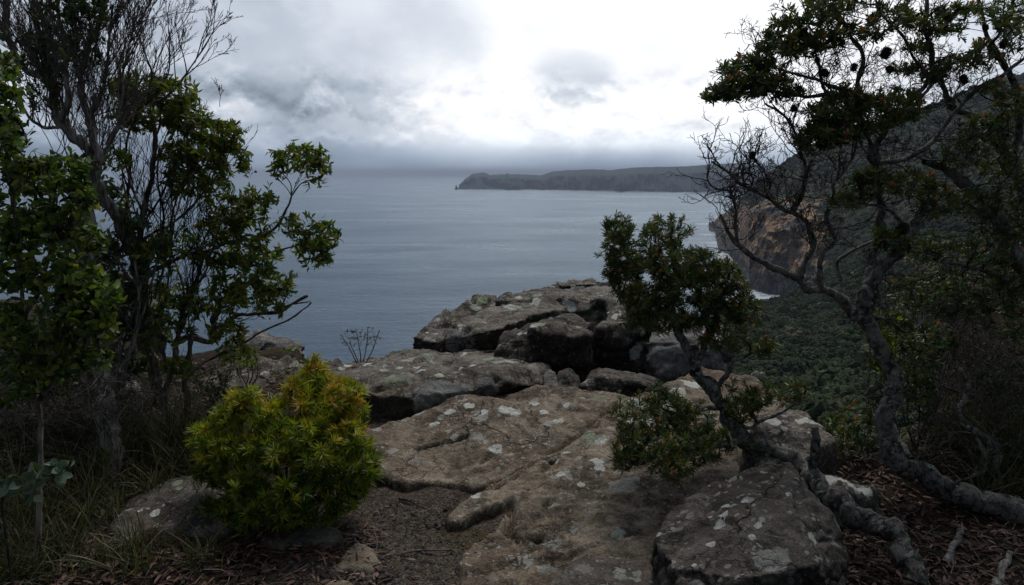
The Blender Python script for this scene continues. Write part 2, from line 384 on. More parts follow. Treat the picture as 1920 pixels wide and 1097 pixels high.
    t.out(t.bsdf(colr, .95, .1, t.bump(hb, 1.0, 9.)))
    Vf = V.reshape(-1, 3)
    o = mesh_obj('terrain', Vf, np.stack([a, a+nv, a+nv+1, a+1], 1), m, attrs={'cliff': CL}); tag(o, kind='structure')
    return us, vs, V
COAST = build_coast()

def build_forest():
    us, vs, V = COAST
    m, t = material('forest_leaves'); r = t.attr('rnd'); n = t.noise(t.geo(), .6, 3, .6); big = t.noise(t.geo(), .010, 4, .6)
    c = t.ramp(r, [(0, (.012, .020, .009)), (.35, (.026, .042, .014)), (.62, (.045, .062, .024)), (.82, (.070, .085, .045)), (.93, (.060, .058, .030)), (.975, (.11, .10, .06)), (1, (.26, .24, .20))])
    c = t.mix(t.ss(big, .4, .62), t.vm('SCALE', c, scale=.45), t.vm('SCALE', c, scale=.85))
    t.out(t.bsdf(t.mix(n, c, t.vm('SCALE', c, scale=1.5)), .9, .15))
    # a few rough crown shapes of overlapping leaf clumps
    kinds = []
    for q in range(7):
        rr = random.Random(q+5); pts = []; tris = []
        for k in range(46):
            while True:
                v = Vector((rr.uniform(-1, 1), rr.uniform(-1, 1), rr.uniform(-.25, 1)))
                if .35 < v.length < 1: break
            v.z *= .8; s = rr.uniform(.28, .5); nrm = (v+Vector((0, 0, .4))).normalized()
            a = nrm.orthogonal().normalized(); b = nrm.cross(a); an = rr.uniform(0, 6.3)
            a, b = a*math.cos(an)+b*math.sin(an), b*math.cos(an)-a*math.sin(an)
            i0 = len(pts)
            pts += [v+a*s-nrm*.12, v+b*s*.8-nrm*.12, v-a*s-nrm*.12, v-b*s*.8-nrm*.12, v+nrm*s*.28]
            tris += [(i0, i0+1, i0+4), (i0+1, i0+2, i0+4), (i0+2, i0+3, i0+4), (i0+3, i0, i0+4)]
        kinds.append((np.array(pts), np.array(tris)))
    M = Mesh(); cnt = 0
    # random cells, weighted by ground area
    A = V[:-1, :-1]; B = V[1:, :-1]; C = V[:-1, 1:]
    cr = np.cross(B-A, C-A); area = np.linalg.norm(cr, axis=2)
    nz = np.abs(cr[..., 2])/np.maximum(area, 1e-6)
    dist = np.linalg.norm(A, axis=2); U = us[:-1][:, None]; S = vs[:-1][None, :]
    w = area.copy(); w[A[..., 2] < SEA+12] = 0
    w *= np.clip((nz-.35)/.25, 0, 1); w *= 1-.93*np.clip((1.35-np.abs(vs[:-1][None, :]-8.05))/.3, 0, 1)*np.clip((us[:-1][:, None]-1385)/12, 0, 1)*np.clip((1560-us[:-1][:, None])/40, 0, 1)
    near = (S < 6.4)
    wn = w*near*(dist < 1300)*(U < 2160)*(U > 1345); wn = wn*np.where(dist < 420, 1.0, 1.0)
    wf = w*(~near)*(U < 2160)*(dist < 2300)
    def scatter(wt, n, smin, smax):
        fl = wt.ravel(); fl = fl/fl.sum(); idx = rng.choice(fl.size, n, p=fl)
        ii, jj = np.unravel_index(idx, wt.shape)
        for i, j in zip(ii, jj):
            a, b = rng.random(2)
            p = A[i, j]+(B[i, j]-A[i, j])*a+(C[i, j]-A[i, j])*b
            k = kinds[rng.integers(7)]; s = smin*.75*math.exp(abs(rng.normal())*.45); th = rng.uniform(0, 6.28)
            c, s_ = math.cos(th), math.sin(th); Q = k[0]*s
            Q = np.stack([Q[:, 0]*c-Q[:, 1]*s_, Q[:, 0]*s_+Q[:, 1]*c, Q[:, 2]*rng.uniform(.8, 1.25)], 1)+p+np.array([0, 0, s*.25])
            M.add(Q, k[1], min(1, max(0, rng.normal(.45, .22))))
    scatter(wn, 10500, 2.6, 5.2)
    scatter(wf, 8500, 3.0, 6.5)
    o = M.build('forest', m, smooth=False); tag(o, kind='stuff')
build_forest()
# ---------- rock material: one look, tuned per kind of stone
GS, GZ = .09, -.05                       # the ground rises gently away from the path
def gplane(x, y): return GZ+GS*(min(y, 6.0)-2.6)
def rock_material(name, dark, mid, pale, lich=.5, moss=.3, pit=1.0):
    m, t = material(name); p = t.geo(); nn = t.n('ShaderNodeSeparateXYZ'); t.link(t.geo('Normal'), nn.inputs[0])
    up = nn.outputs[2]
    pw = t.vm('ADD', p, t.vm('SCALE', t.vm('SUBTRACT', t.noise(p, 9, 3, .6, col=True), (.5, .5, .5)), scale=.09))
    big = t.noise(p, 1.9, 5, .6); med = t.noise(p, 9, 7, .68); fine = t.noise(p, 70, 5, .7); spk = t.voro(p, 210, out='Color')
    sp_ = t.n('ShaderNodeSeparateColor'); t.link(spk, sp_.inputs[0])
    base = t.mix(t.ss(med, .32, .66), dark, mid)
    base = t.mix(t.m('MULTIPLY', t.ss(t.m('ADD', t.m('MULTIPLY', big, .6), t.m('MULTIPLY', med, .4)), .42, .62), .75), base, pale)
    # darker on the flanks, paler on the tops
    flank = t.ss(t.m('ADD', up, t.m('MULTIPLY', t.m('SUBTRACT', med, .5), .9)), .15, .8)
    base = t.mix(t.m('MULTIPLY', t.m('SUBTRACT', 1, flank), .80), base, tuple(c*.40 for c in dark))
    blk = t.ss(t.noise(t.vm('ADD', p, (2, 9, 4)), 4.5, 8, .72), .52, .60)
    base = t.mix(t.m('MULTIPLY', blk, .62), base, tuple(c*.38 for c in dark))
    base = t.mix(t.m('MULTIPLY', t.ss(fine, .40, .62), .35), base, tuple(c*.5 for c in dark))
    base = t.mix(t.m('MULTIPLY', t.ss(sp_.outputs[0], .80, .95), .16), base, tuple(min(1, c*1.7) for c in pale))
    # rusty seams
    rust = t.m('MULTIPLY', t.ss(t.noise(p, 3.3, 4, .6), .60, .72), .35)
    base = t.mix(rust, base, (.13, .060, .026))
    # moss / orange turf in hollows
    ms = t.m('MULTIPLY', t.ss(t.noise(t.vm('ADD', p, (7, 2, 1)), 2.6, 6, .68), .60, .68), moss)
    base = t.mix(ms, base, (.055, .042, .014))
    # crustose lichen: rosettes of different ages
    edge = t.m('ADD', t.m('MULTIPLY', t.m('SUBTRACT', t.noise(p, 42, 5, .72), .5), 1.1), t.m('MULTIPLY', t.m('SUBTRACT', t.noise(p, 15, 3, .6), .5), 1.3))
    def spots(scale, keep, r, off):
        q = t.vm('ADD', pw, off); nd = t.n('ShaderNodeTexVoronoi', feature='F1'); t.put(nd.inputs['Vector'], q); nd.inputs['Scale'].default_value = scale
        sc = t.n('ShaderNodeSeparateColor'); t.link(nd.outputs['Color'], sc.inputs[0])
        rad = t.m('MULTIPLY', t.ss(sc.outputs[0], 1-keep, 1.0), r)
        return t.ss(t.m('SUBTRACT', t.m('ADD', nd.outputs['Distance'], t.m('MULTIPLY', edge, .22)), rad), -.03, .03, 1, 0)
    l1 = spots(5.5, .30*lich*2, .42, (0, 0, 0)); l2 = spots(14, .42*lich*2, .40, (3, 1, 2)); l3 = spots(38, .70*lich*2, .44, (1, 5, 2))
    patch = t.ss(t.noise(p, 1.6, 4, .6), .36, .56)
    lf = t.m('MAXIMUM', t.m('MULTIPLY', l1, .8), t.m('MAXIMUM', l2, l3))
    lf = t.m('MULTIPLY', t.m('MULTIPLY', lf, patch), t.m('ADD', .25, t.m('MULTIPLY', flank, .6)))
    lat = t.attr('lich')
    lh = t.ss(t.m('ADD', lat, t.m('MULTIPLY', edge, 1.0)), .02, .16)
    lcol = t.mix(t.noise(p, 6, 3, .5), (.40, .41, .37), (.74, .72, .65))
    lcol = t.mix(t.ss(t.noise(t.vm('ADD', p, (4, 4, 4)), 3, 3, .5), .5, .62), lcol, (.30, .33, .22))
    lcol = t.mix(t.m('MULTIPLY', t.ss(t.noise(p, 60, 4, .7), .45, .65), .5), lcol, t.vm('SCALE', lcol, scale=.5))
    base = t.mix(t.m('MULTIPLY', lf, .82), base, t.vm('SCALE', lcol, scale=.72))
    gat = t.attr('greyl'); gh = t.ss(t.m('ADD', gat, t.m('MULTIPLY', edge, .5)), -.03, .05)
    gc = t.mix(t.ss(t.noise(p, 25, 4, .7), .35, .65), (.13, .128, .12), (.26, .25, .235))
    base = t.mix(t.m('MULTIPLY', gh, .9), base, gc)
    base = t.mix(t.m('MULTIPLY', lh, .92), base, lcol)
    cr = t.voro(t.vm('ADD', t.vec(p, 1, 1, 2.2), t.vm('SCALE', t.noise(p, 4, 4, .6, col=True), scale=.35)), 1.9, 'DISTANCE_TO_EDGE')
    crk = t.m('MULTIPLY', t.ss(cr, 0, .016, 1, 0), t.ss(t.noise(p, 1.2, 2, .5), .5, .6))
    base = t.mix(t.m('MULTIPLY', crk, .7), base, (.012, .010, .009))
    c2 = t.voro(t.vm('ADD', t.vec(p, 1, 1, 2.5), t.vm('SCALE', t.noise(p, 9, 5, .7, col=True), scale=.16)), 6.5, 'DISTANCE_TO_EDGE')
    ck2 = t.m('MULTIPLY', t.ss(c2, 0, .035, 1, 0), t.ss(t.noise(p, 2.7, 3, .6), .52, .60))
    base = t.mix(t.m('MULTIPLY', ck2, .38), base, (.014, .011, .009))
    pits = t.m('MULTIPLY', t.ss(t.voro(pw, 24), .0, .16, 1, 0), t.ss(med, .48, .56))
    base = t.mix(t.m('MULTIPLY', pits, .6), base, (.015, .012, .010))
    grain = t.noise(p, 150, 4, .75); base = t.mix(t.m('MULTIPLY', t.ss(grain, .5, .7), .30), base, t.vm('SCALE', base, scale=1.9)); base = t.mix(t.m('MULTIPLY', t.ss(grain, .5, .34), .40), base, t.vm('SCALE', base, scale=.35))
    crk = t.m('MAXIMUM', crk, t.m('MAXIMUM', t.m('MULTIPLY', ck2, .7), pits))
    h = t.m('ADD', t.m('MULTIPLY', med, 1.1), t.m('ADD', t.m('MULTIPLY', fine, .42*pit), t.m('MULTIPLY', t.noise(p, 26, 5, .7), .6)))
    h = t.m('ADD', h, t.m('MULTIPLY', t.m('MAXIMUM', lf, lh), .12)); h = t.m('SUBTRACT', h, t.m('MULTIPLY', crk, .8))
    t.out(t.bsdf(base, .88, .22, t.bump(h, .85, .03))); return m
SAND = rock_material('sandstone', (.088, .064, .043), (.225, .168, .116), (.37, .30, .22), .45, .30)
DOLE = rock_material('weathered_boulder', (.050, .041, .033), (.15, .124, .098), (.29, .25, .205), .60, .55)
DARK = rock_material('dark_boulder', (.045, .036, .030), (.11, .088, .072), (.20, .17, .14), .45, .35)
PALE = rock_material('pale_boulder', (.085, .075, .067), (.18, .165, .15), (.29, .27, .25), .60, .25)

def remesh(V, Fc, voxel, smooth=0):
    me = bpy.data.meshes.new('t'); me.from_pydata([tuple(v) for v in V], [], [tuple(f) for f in Fc]); me.update()
    o = bpy.data.objects.new('t', me); COL.objects.link(o)
    md = o.modifiers.new('r', 'REMESH'); md.mode = 'VOXEL'; md.voxel_size = voxel
    if smooth:
        s = o.modifiers.new('s', 'SMOOTH'); s.iterations = smooth; s.factor = .5
    dg = bpy.context.evaluated_depsgraph_get(); ev = o.evaluated_get(dg); m2 = ev.to_mesh()
    n = len(m2.vertices); co_ = np.zeros(n*3); m2.vertices.foreach_get('co', co_)
    nr = np.zeros(n*3); m2.vertex_normals.foreach_get('vector', nr)
    fs = np.array([p.vertices[:] for p in m2.polygons]) ; ev.to_mesh_clear()
    bpy.data.objects.remove(o); bpy.data.meshes.remove(me)
    return co_.reshape(-1, 3), nr.reshape(-1, 3), fs
def hull(pts):
    bm = bmesh.new(); vs = [bm.verts.new(p) for p in pts]
    r = bmesh.ops.convex_hull(bm, input=vs)
    for v in [v for v in bm.verts if not v.link_faces]: bm.verts.remove(v)
    bm.verts.index_update(); bm.normal_update()
    V = [v.co.copy() for v in bm.verts]; Fc = [[v.index for v in f.verts] for f in bm.faces]; bm.free(); return V, Fc
def lichen_field(V, nrm, spots):
    """spots: (px, py, radius_px) - found on the side of the stone that faces the viewer"""
    out = np.full(len(V), -1.0)
    if not spots: return out
    d = V[:, 1]*cp-(V[:, 2]-ZC)*sp; yc = V[:, 1]*sp+(V[:, 2]-ZC)*cp
    sx = 960+V[:, 0]/d*F; sy = 548.5-yc/d*F
    view = V-np.array([0, 0, ZC]); face = (nrm*view).sum(1) < 0
    for q in spots:
        px, py, r = q[:3]
        e = np.hypot(sx-px, sy-py)+np.where(face, 0, 1e4)+d*2
        i = int(np.argmin(e)); c = V[i]; rr = r/F*d[i]*(q[3] if len(q) > 3 else 1.25)
        out = np.maximum(out, np.clip(1-np.linalg.norm(V-c, axis=1)/rr, -1, 1))
    return out
def boulder(name, pts, mat, label, voxel=.022, smooth=5, amp=.035, fr=2.2, strata=0.0, sd=0, lich=None, grey=None, group=None, tilt=0.0):
    V, Fc = hull([P(*p) for p in pts])
    V, N, fs = remesh(V, Fc, voxel, smooth)
    W = V.copy()
    for i in range(len(V)):
        v = Vector(V[i]); q = v*fr+Vector((sd*3.7, sd*1.3, 0))
        q2 = q*1.35+Vector((5, 1, 2))+mn.noise_vector(q*1.5)*.25; vd, vp = mn.voronoi(q2, distance_metric='DISTANCE')
        cell = vp[0]; nv = mn.cell_vector(cell*3.1); fac = (q2-cell).dot(nv-Vector((.5, .5, .5)))
        g = mn.fractal(q, .8, 2.1, 5)*.8+fac*1.9-.45*max(0, 1-(vd[1]-vd[0])*9); rdg = mn.ridged_multi_fractal(q*1.7, 1., 2.2, 4, 1., 2.)
        dsp = g*amp+(rdg-1.1)*amp*.35
        if strata:
            zz = v.z*11+v.y*tilt+g*1.2; dsp += strata*(abs((zz % 1)-.5)-.25)*max(0, 1-abs(N[i][2])*1.1)
        fb = (v.z*5.5+v.y*.8+v.x*.35+g*.8+sd*.37) % 1; dsp -= .016*max(0, 1-abs(fb-.5)/.07)*min(1, max(0, 1.15-abs(N[i][2])))
        hf = mn.fractal(q*9, .9, 2.1, 3)*amp*.16
        W[i] = V[i]+N[i]*(dsp+hf)
    c = W.mean(0); c[2] = W[:, 2].min()
    at = {'lich': lichen_field(W, N, lich), 'greyl': lichen_field(W, N, grey)}
    o = mesh_obj(name, W, fs, mat, attrs=at, loc=c); return tag(o, label, 'rock', group)

def poly_sdf(px, py, poly):
    """signed distance to polygon, negative inside (vectorised)"""
    d = np.full(px.shape, 1e9); ins = np.zeros(px.shape, bool); n = len(poly)
    for i in range(n):
        ax, ay = poly[i]; bx, by = poly[(i+1) % n]
        ex, ey = bx-ax, by-ay; t = np.clip(((px-ax)*ex+(py-ay)*ey)/(ex*ex+ey*ey+1e-12), 0, 1)
        d = np.minimum(d, np.hypot(px-ax-t*ex, py-ay-t*ey))
        c = ((ay > py) != (by > py)) & (px < (bx-ax)*(py-ay)/((by-ay) if by != ay else 1e-9)+ax); ins ^= c
    return np.where(ins, -d, d)
def slab(name, outline, z0, slope, thick, mat, label, edge=.05, step=.014, amp=.02, sd=0, lich=None, grey=None, xs=0.0, rough_at=None, jit=.016, cracks=None):
    edge *= .6; amp *= .55
    """a flat-topped bed of rock: outline measured on its own top plane"""
    pts = [G(a, b, z0, slope, 2.6) for a, b in outline]; poly = [(p.x, p.y) for p in pts]
    x0, x1 = min(p[0] for p in poly)-.1, max(p[0] for p in poly)+.1; y0, y1 = min(p[1] for p in poly)-.1, max(p[1] for p in poly)+.1
    X, Y = np.meshgrid(np.arange(x0, x1, step), np.arange(y0, y1, step))
    sh = X.shape
    wob = np.array([mn.fractal(Vector((a*4+sd, b*4, 0)), .8, 2., 5) for a, b in zip(X.ravel(), Y.ravel())]).reshape(sh)
    S = poly_sdf(X, Y, poly)+wob*jit
    ins = np.clip(-S, 0, None)
    Z = z0+slope*(Y-2.6)+xs*(X-np.mean([p[0] for p in poly]))
    Z = Z-edge*np.exp(-ins/(edge*.45))                      # worn lip
    g = np.array([mn.fractal(Vector((a*1.3+sd*2, b*1.3, 4)), .8, 2., 6) for a, b in zip(X.ravel(), Y.ravel())]).reshape(sh)
    r = np.array([mn.ridged_multi_fractal(Vector((a*2.2+b*1.0+sd, b*2.6-a*.8, 1)), 1., 2.1, 6, 1., 2.) for a, b in zip(X.ravel(), Y.ravel())]).reshape(sh)
    Z = Z+g*amp*1.5-(1.25-r)*amp*.32
    st = (g*5+r*.25) ; Z = Z+np.floor(st*1.6)*amp*.55       # thin broken layers
    if rough_at is not None:
        for (a, b, rad, k) in rough_at:
            c = G(a, b, z0, slope, 2.6); w = np.exp(-((X-c.x)**2+(Y-c.y)**2)/rad**2)
            rr = np.array([mn.ridged_multi_fractal(Vector((q*5+sd, w_*9, 2)), 1., 2.2, 4, 1., 2.) for q, w_ in zip(X.ravel(), Y.ravel())]).reshape(sh)
            Z = Z-w*k*(np.floor((1.8-rr)*2.2)/2.2)
    fr_crack = np.zeros(sh)
    if cracks:
        for line, wd, dp in cracks:
            L = [G(a, b, z0, slope, 2.6) for a, b in line]; dm = np.full(sh, 9.)
            for a, b in zip(L[:-1], L[1:]):
                ex, ey = b.x-a.x, b.y-a.y; tt = np.clip(((X-a.x)*ex+(Y-a.y)*ey)/(ex*ex+ey*ey), 0, 1)
                dm = np.minimum(dm, np.hypot(X-a.x-tt*ex, Y-a.y-tt*ey))
            Z = Z-dp*np.clip(1-(dm+wob*.010)/wd, 0, 1)**.6; fr_crack = np.maximum(fr_crack, np.clip(1-(dm+wob*.01)/(wd*1.6), 0, 1))
    Z = np.where(S > 0, Z-np.clip(S/.03, 0, 1)*thick, Z)
    V = np.stack([X.ravel(), Y.ravel(), Z.ravel()], 1); keep = (S < .045).ravel()
    nx, ny = sh[1], sh[0]; i, j = np.meshgrid(np.arange(nx-1), np.arange(ny-1)); a = (j*nx+i).ravel()
    Fc = np.stack([a, a+1, a+nx+1, a+nx], 1); Fc = Fc[keep[Fc].all(1)]
    used = np.unique(Fc); mp = -np.ones(len(V), int); mp[used] = np.arange(len(used)); V = V[used]; Fc = mp[Fc]
    N = np.tile(np.array([0, 0, 1.]), (len(V), 1))
    at = {'lich': lichen_field(V, N, lich), 'greyl': lichen_field(V, N, grey)}
    c = V.mean(0); c[2] = V[:, 2].min(); o = mesh_obj(name, V, Fc, mat, attrs=at, loc=c)
    return tag(o, label, 'rock')

# ---------- the two long beds in the middle
slab('rock_slab', [(560, 850), (690, 806), (780, 770), (905, 736), (1045, 729), (1140, 737), (1200, 752), (1180, 830), (1090, 860), (1010, 862), (960, 885), (885, 912), (820, 895), (757, 900), (700, 885), (560, 900)],
     -.025, .115, .25, SAND, 'broad flat weathered rock slab with white lichen spots, between the path and the domed boulder', edge=.03, sd=1, step=.012,
     lich=[(786, 775, 9), (842, 773, 9), (815, 796, 8), (905, 772, 9), (948, 769, 14), (966, 773, 10), (1022, 771, 9), (1010, 790, 8), (1045, 789, 10), (880, 760, 9), (1000, 757, 8), (850, 820, 8), (930, 843, 12), (1060, 760, 7)],
     cracks=[([(782, 842), (800, 832), (840, 822), (872, 818)], .022, .07), ([(1010, 858), (1040, 840), (1100, 808), (1150, 775)], .014, .03), ([(905, 862), (925, 850)], .02, .03)])
slab('rock_slab', [(1130, 790), (1200, 735), (1310, 702), (1420, 715), (1470, 760), (1430, 840), (1390, 900), (1330, 990), (1290, 1120), (1240, 1300), (900, 1300), (862, 1120), (855, 1045), (885, 1010), (925, 985), (950, 945), (952, 930), (905, 945), (865, 968), (838, 972), (832, 958), (860, 930), (930, 895), (1010, 850), (1080, 830)],
     -.008, .118, .3, SAND, 'large brown rock slab in the foreground, split by layered cracks, running up under the twisted tree', edge=.028, sd=5, step=.012, xs=.03,
     lich=[(1048, 791, 10), (1065, 787, 8), (1098, 813, 16), (1078, 811, 10), (1128, 826, 13), (1110, 828, 9), (1172, 787, 16), (1215, 790, 14), (1250, 765, 16), (1120, 864, 11), (1126, 876, 10), (1045, 868, 6), (1090, 910, 8), (1158, 1003, 12), (1050, 890, 8), (1195, 755, 14), (1300, 720, 18), (890, 928, 10), (1055, 820, 8), (1270, 735, 14)],
     rough_at=[(1020, 885, .20, .018), (1000, 975, .16, .030), (960, 1010, .22, .016)],
     cracks=[([(870, 1062), (960, 1040), (1040, 1034), (1085, 1030), (1160, 1016)], .012, .025), ([(955, 930), (958, 960), (950, 985), (975, 1002), (1000, 1003)], .022, .06), ([(1000, 1003), (1035, 996)], .03, .06), ([(905, 912), (960, 890), (1010, 862), (1050, 845)], .016, .04),
            ([(1170, 1015), (1200, 1012)], .014, .03), ([(1035, 852), (1042, 872), (1020, 880)], .03, .035), ([(1090, 912), (1150, 905), (1220, 903)], .009, .02), ([(1130, 850), (1200, 800), (1240, 765)], .010, .025), ([(1020, 940), (1040, 935)], .012, .03), ([(1150, 760), (1230, 728)], .012, .03), ([(1035, 1035), (1040, 1070)], .008, .02)])
slab('rock_slab', [(1030, 1090), (1080, 1045), (1130, 1025), (1190, 1040), (1240, 1075), (1250, 1200), (1000, 1200)], .045, .10, .1, DARK, 'low dark lichen-crusted rock plate at the bottom edge, in front of the brown slab', edge=.02, sd=9, step=.013, amp=.014)
slab('rock_slab', [(1425, 775), (1470, 760), (1520, 775), (1575, 815), (1560, 830), (1500, 850), (1430, 860), (1390, 830)], .22, .06, .5, DOLE, 'mossy rock ledge with white lichen at the brink above the forest', edge=.04, sd=12, step=.016, amp=.03,
     lich=[(1525, 785, 18), (1500, 790, 9), (1450, 790, 14)])
slab('rock_slab', [(1480, 930), (1540, 880), (1600, 890), (1650, 905), (1640, 930), (1560, 945)], .02, .11, .12, DOLE, 'low rock crusted with pale green lichen beneath the twisted trunk', edge=.03, sd=14, step=.014, amp=.04,
     lich=[(1600, 915, 12), (1560, 900, 14), (1620, 920, 12), (1590, 895, 12), (1580, 932, 9)])
slab('rock_slab', [(195, 985), (235, 925), (300, 903), (380, 895), (440, 930), (450, 1000), (330, 1008), (230, 1006)], .005, .07, .2, DARK, 'low dark grey rock with a few pale lichen spots, left of the yellow-green shrub', edge=.05, sd=15, step=.013, amp=.02,
     lich=[(243, 956, 6), (262, 956, 4), (338, 916, 6), (290, 962, 8), (225, 967, 5), (330, 905, 9)])
slab('rock_slab', [(470, 1020), (520, 985), (600, 975), (640, 985), (645, 1010), (600, 1025), (540, 1030)], .0, .05, .1, DARK, 'small half-buried brown rock just under the yellow-green shrub', edge=.03, sd=16, step=.012)
slab('rock_slab', [(560, 1062), (620, 1030), (670, 1018), (705, 1028), (722, 1056), (690, 1066), (620, 1064)], -.01, .05, .1, SAND, 'half-buried brown rock in the dirt path, larger of the two by the bottom edge', edge=.03, sd=17, step=.012)
slab('rock_slab', [(590, 1100), (620, 1082), (650, 1084), (670, 1100), (650, 1140), (600, 1140)], -.01, .05, .1, SAND, 'half-buried brown rock in the dirt path, smaller one cut by the bottom edge', edge=.03, sd=18, step=.012)
slab('rock_slab', [(380, 690), (470, 672), (640, 676), (650, 720), (560, 735), (450, 740), (370, 720)], -.02, .09, .15, DOLE, 'flat grey rock ledge with litter behind the yellow-green shrub', edge=.05, sd=19, step=.02, amp=.04,
     lich=[(560, 685, 12), (600, 682, 9), (500, 700, 9)])

# ---------- boulders
boulder('boulder', [(768, 630, 6.9), (800, 600, 7.1), (870, 568, 7.5), (928, 551, 7.9), (944, 565, 7.6), (900, 660, 7.2), (850, 640, 6.8), (810, 640, 6.7), (780, 700, 6.9), (850, 720, 6.9), (785, 720, 7.5), (920, 720, 7.9)],
    DOLE, 'leftmost weathered block of the big outcrop, leaning out over the sea', smooth=1, amp=.05, sd=1, strata=.05, lich=[(905, 562, 9), (893, 575, 10), (820, 600, 5), (800, 625, 4)], voxel=.024)
boulder('boulder', [(826, 640, 5.75), (845, 607, 5.9), (900, 582, 6.3), (965, 563, 6.7), (1030, 560, 6.9), (1062, 578, 6.6), (1000, 590, 6.1), (940, 615, 5.7), (925, 640, 5.85), (900, 700, 6.0), (840, 700, 5.9), (1050, 680, 6.6), (850, 690, 6.6)],
    DOLE, 'long low block of the outcrop with an overhanging front edge, behind the domed boulder', smooth=1, amp=.04, sd=2, strata=.04, lich=[(867, 610, 7), (862, 617, 6), (905, 603, 5), (960, 573, 14), (898, 618, 5), (1000, 565, 12)], grey=[(862, 640, 22)], voxel=.022)
boulder('boulder', [(930, 655, 5.35), (948, 622, 5.42), (995, 602, 5.5), (1050, 590, 5.85), (1090, 590, 5.85), (1110, 602, 5.7), (1114, 625, 5.45), (1106, 705, 5.45), (1000, 725, 5.3), (935, 710, 5.3), (1108, 690, 5.9), (945, 690, 5.9), (1000, 625, 5.33), (1080, 630, 5.3)],
    DARK, 'squarish dark boulder in the middle of the outcrop, left of the deep vertical crack', smooth=2, amp=.045, sd=3, lich=[(1012, 608, 10), (1000, 612, 7), (975, 626, 5), (1090, 612, 8), (984, 624, 3)], voxel=.022)
boulder('boulder', [(925, 563, 7.0), (960, 548, 7.6), (1040, 533, 8.0), (1142, 528, 8.1), (1200, 535, 8.0), (1210, 570, 7.2), (1130, 562, 6.8), (1040, 556, 6.9), (960, 560, 6.9), (980, 650, 7.0), (1200, 800, 7.0), (1120, 800, 6.7), (1000, 780, 6.8), (1140, 640, 6.7), (1060, 600, 6.75)],
    DOLE, 'topmost broad slab of the outcrop, overlooking the sea', smooth=1, amp=.04, sd=4, strata=.05, lich=[(1062, 568, 6), (1075, 572, 5), (1072, 580, 7), (1010, 552, 9), (975, 558, 7)], grey=[(1085, 541, 20), (1110, 538, 18)], voxel=.026)
boulder('boulder', [(1026, 534, 7.9), (1042, 526, 8.1), (1112, 521, 8.1), (1119, 523, 7.9), (1120, 534, 7.7), (1030, 539, 7.7), (1070, 538, 7.6)],
    DOLE, 'thin flat stone lying on top of the outcrop', smooth=2, amp=.015, fr=5, sd=5, voxel=.016)
boulder('boulder', [(1124, 602, 5.75), (1138, 572, 6.2), (1180, 556, 6.6), (1250, 565, 6.5), (1262, 620, 5.9), (1235, 715, 5.7), (1126, 700, 5.6), (1125, 615, 5.55), (1200, 590, 5.7), (1250, 700, 6.4), (1136, 690, 6.3)],
    DARK, 'tall dark block right of the deep vertical crack, partly behind the small tree', smooth=2, amp=.04, sd=6, lich=[(1160, 597, 9), (1158, 608, 7), (1136, 586, 4), (1206, 625, 6), (1190, 665, 12), (1198, 655, 9), (1170, 563, 8)], voxel=.024)
boulder('boulder', [(1210, 640, 5.5), (1235, 607, 5.8), (1310, 598, 6.1), (1372, 612, 6.0), (1382, 640, 5.6), (1384, 730, 5.5), (1215, 730, 5.4), (1300, 640, 5.45), (1380, 710, 6.0), (1220, 700, 6.0)],
    PALE, 'pale lichen-covered block at the right end of the outcrop, behind the small tree trunk', smooth=1, amp=.035, sd=7, lich=[(1240, 612, 14), (1265, 608, 12), (1330, 625, 14), (1345, 640, 12), (1300, 604, 14), (1320, 650, 10)], grey=[(1260, 670, 30), (1330, 690, 30)], voxel=.022)
boulder('boulder', [(560, 745, 5.0), (600, 690, 5.3), (645, 682, 5.6), (760, 660, 5.75), (900, 653, 5.75), (985, 655, 5.7), (1026, 672, 5.5), (1032, 690, 5.25), (1010, 705, 5.1), (1050, 726, 5.15), (960, 752, 4.9), (790, 805, 4.66), (690, 850, 4.55), (590, 820, 4.7), (640, 712, 4.75), (800, 700, 4.72), (950, 690, 4.85), (690, 740, 4.5), (760, 745, 4.5), (850, 735, 4.6), (950, 722, 4.72), (1000, 740, 5.5), (600, 740, 5.5)],
    DOLE, 'long domed boulder with big grey lichen patches, in front of the outcrop', smooth=2, amp=.035, sd=8, voxel=.02,
    lich=[(655, 680, 10), (690, 683, 8), (765, 675, 12), (750, 692, 8), (805, 668, 10), (840, 660, 7), (875, 662, 8), (722, 718, 7), (788, 694, 9), (782, 690, 6), (826, 706, 8), (720, 695, 8), (862, 691, 6), (885, 685, 6), (930, 678, 13), (950, 676, 10), (915, 672, 10), (640, 690, 7), (735, 706, 6), (673, 692, 8), (868, 664, 6), (700, 705, 7), (810, 676, 6), (960, 660, 8)],
    grey=[(825, 740, 46, 1.0), (800, 755, 30, 1.0), (862, 735, 28, 1.0), (912, 728, 26, 1.0), (900, 742, 22, 1.0)])
boulder('boulder', [(1083, 728, 4.85), (1103, 700, 4.95), (1122, 685, 5.1), (1150, 687, 5.1), (1200, 700, 5.1), (1237, 714, 5.0), (1225, 735, 4.8), (1190, 752, 4.75), (1110, 742, 4.75), (1120, 706, 4.8), (1200, 715, 4.8), (1110, 730, 5.2), (1210, 730, 5.2)],
    DARK, 'dark wedge-shaped rock lying at the foot of the outcrop', smooth=2, amp=.02, fr=4, sd=9, voxel=.014)
boulder('boulder', [(1035, 722, 5.0), (1045, 698, 5.1), (1068, 690, 5.15), (1086, 705, 5.1), (1092, 730, 5.0), (1040, 735, 4.9), (1085, 735, 4.9), (1060, 715, 5.4), (1060, 700, 4.97)],
    DARK, 'small reddish-brown stone wedged between the domed boulder and the dark wedge-shaped rock', smooth=1, amp=.012, fr=5, sd=10, voxel=.014)
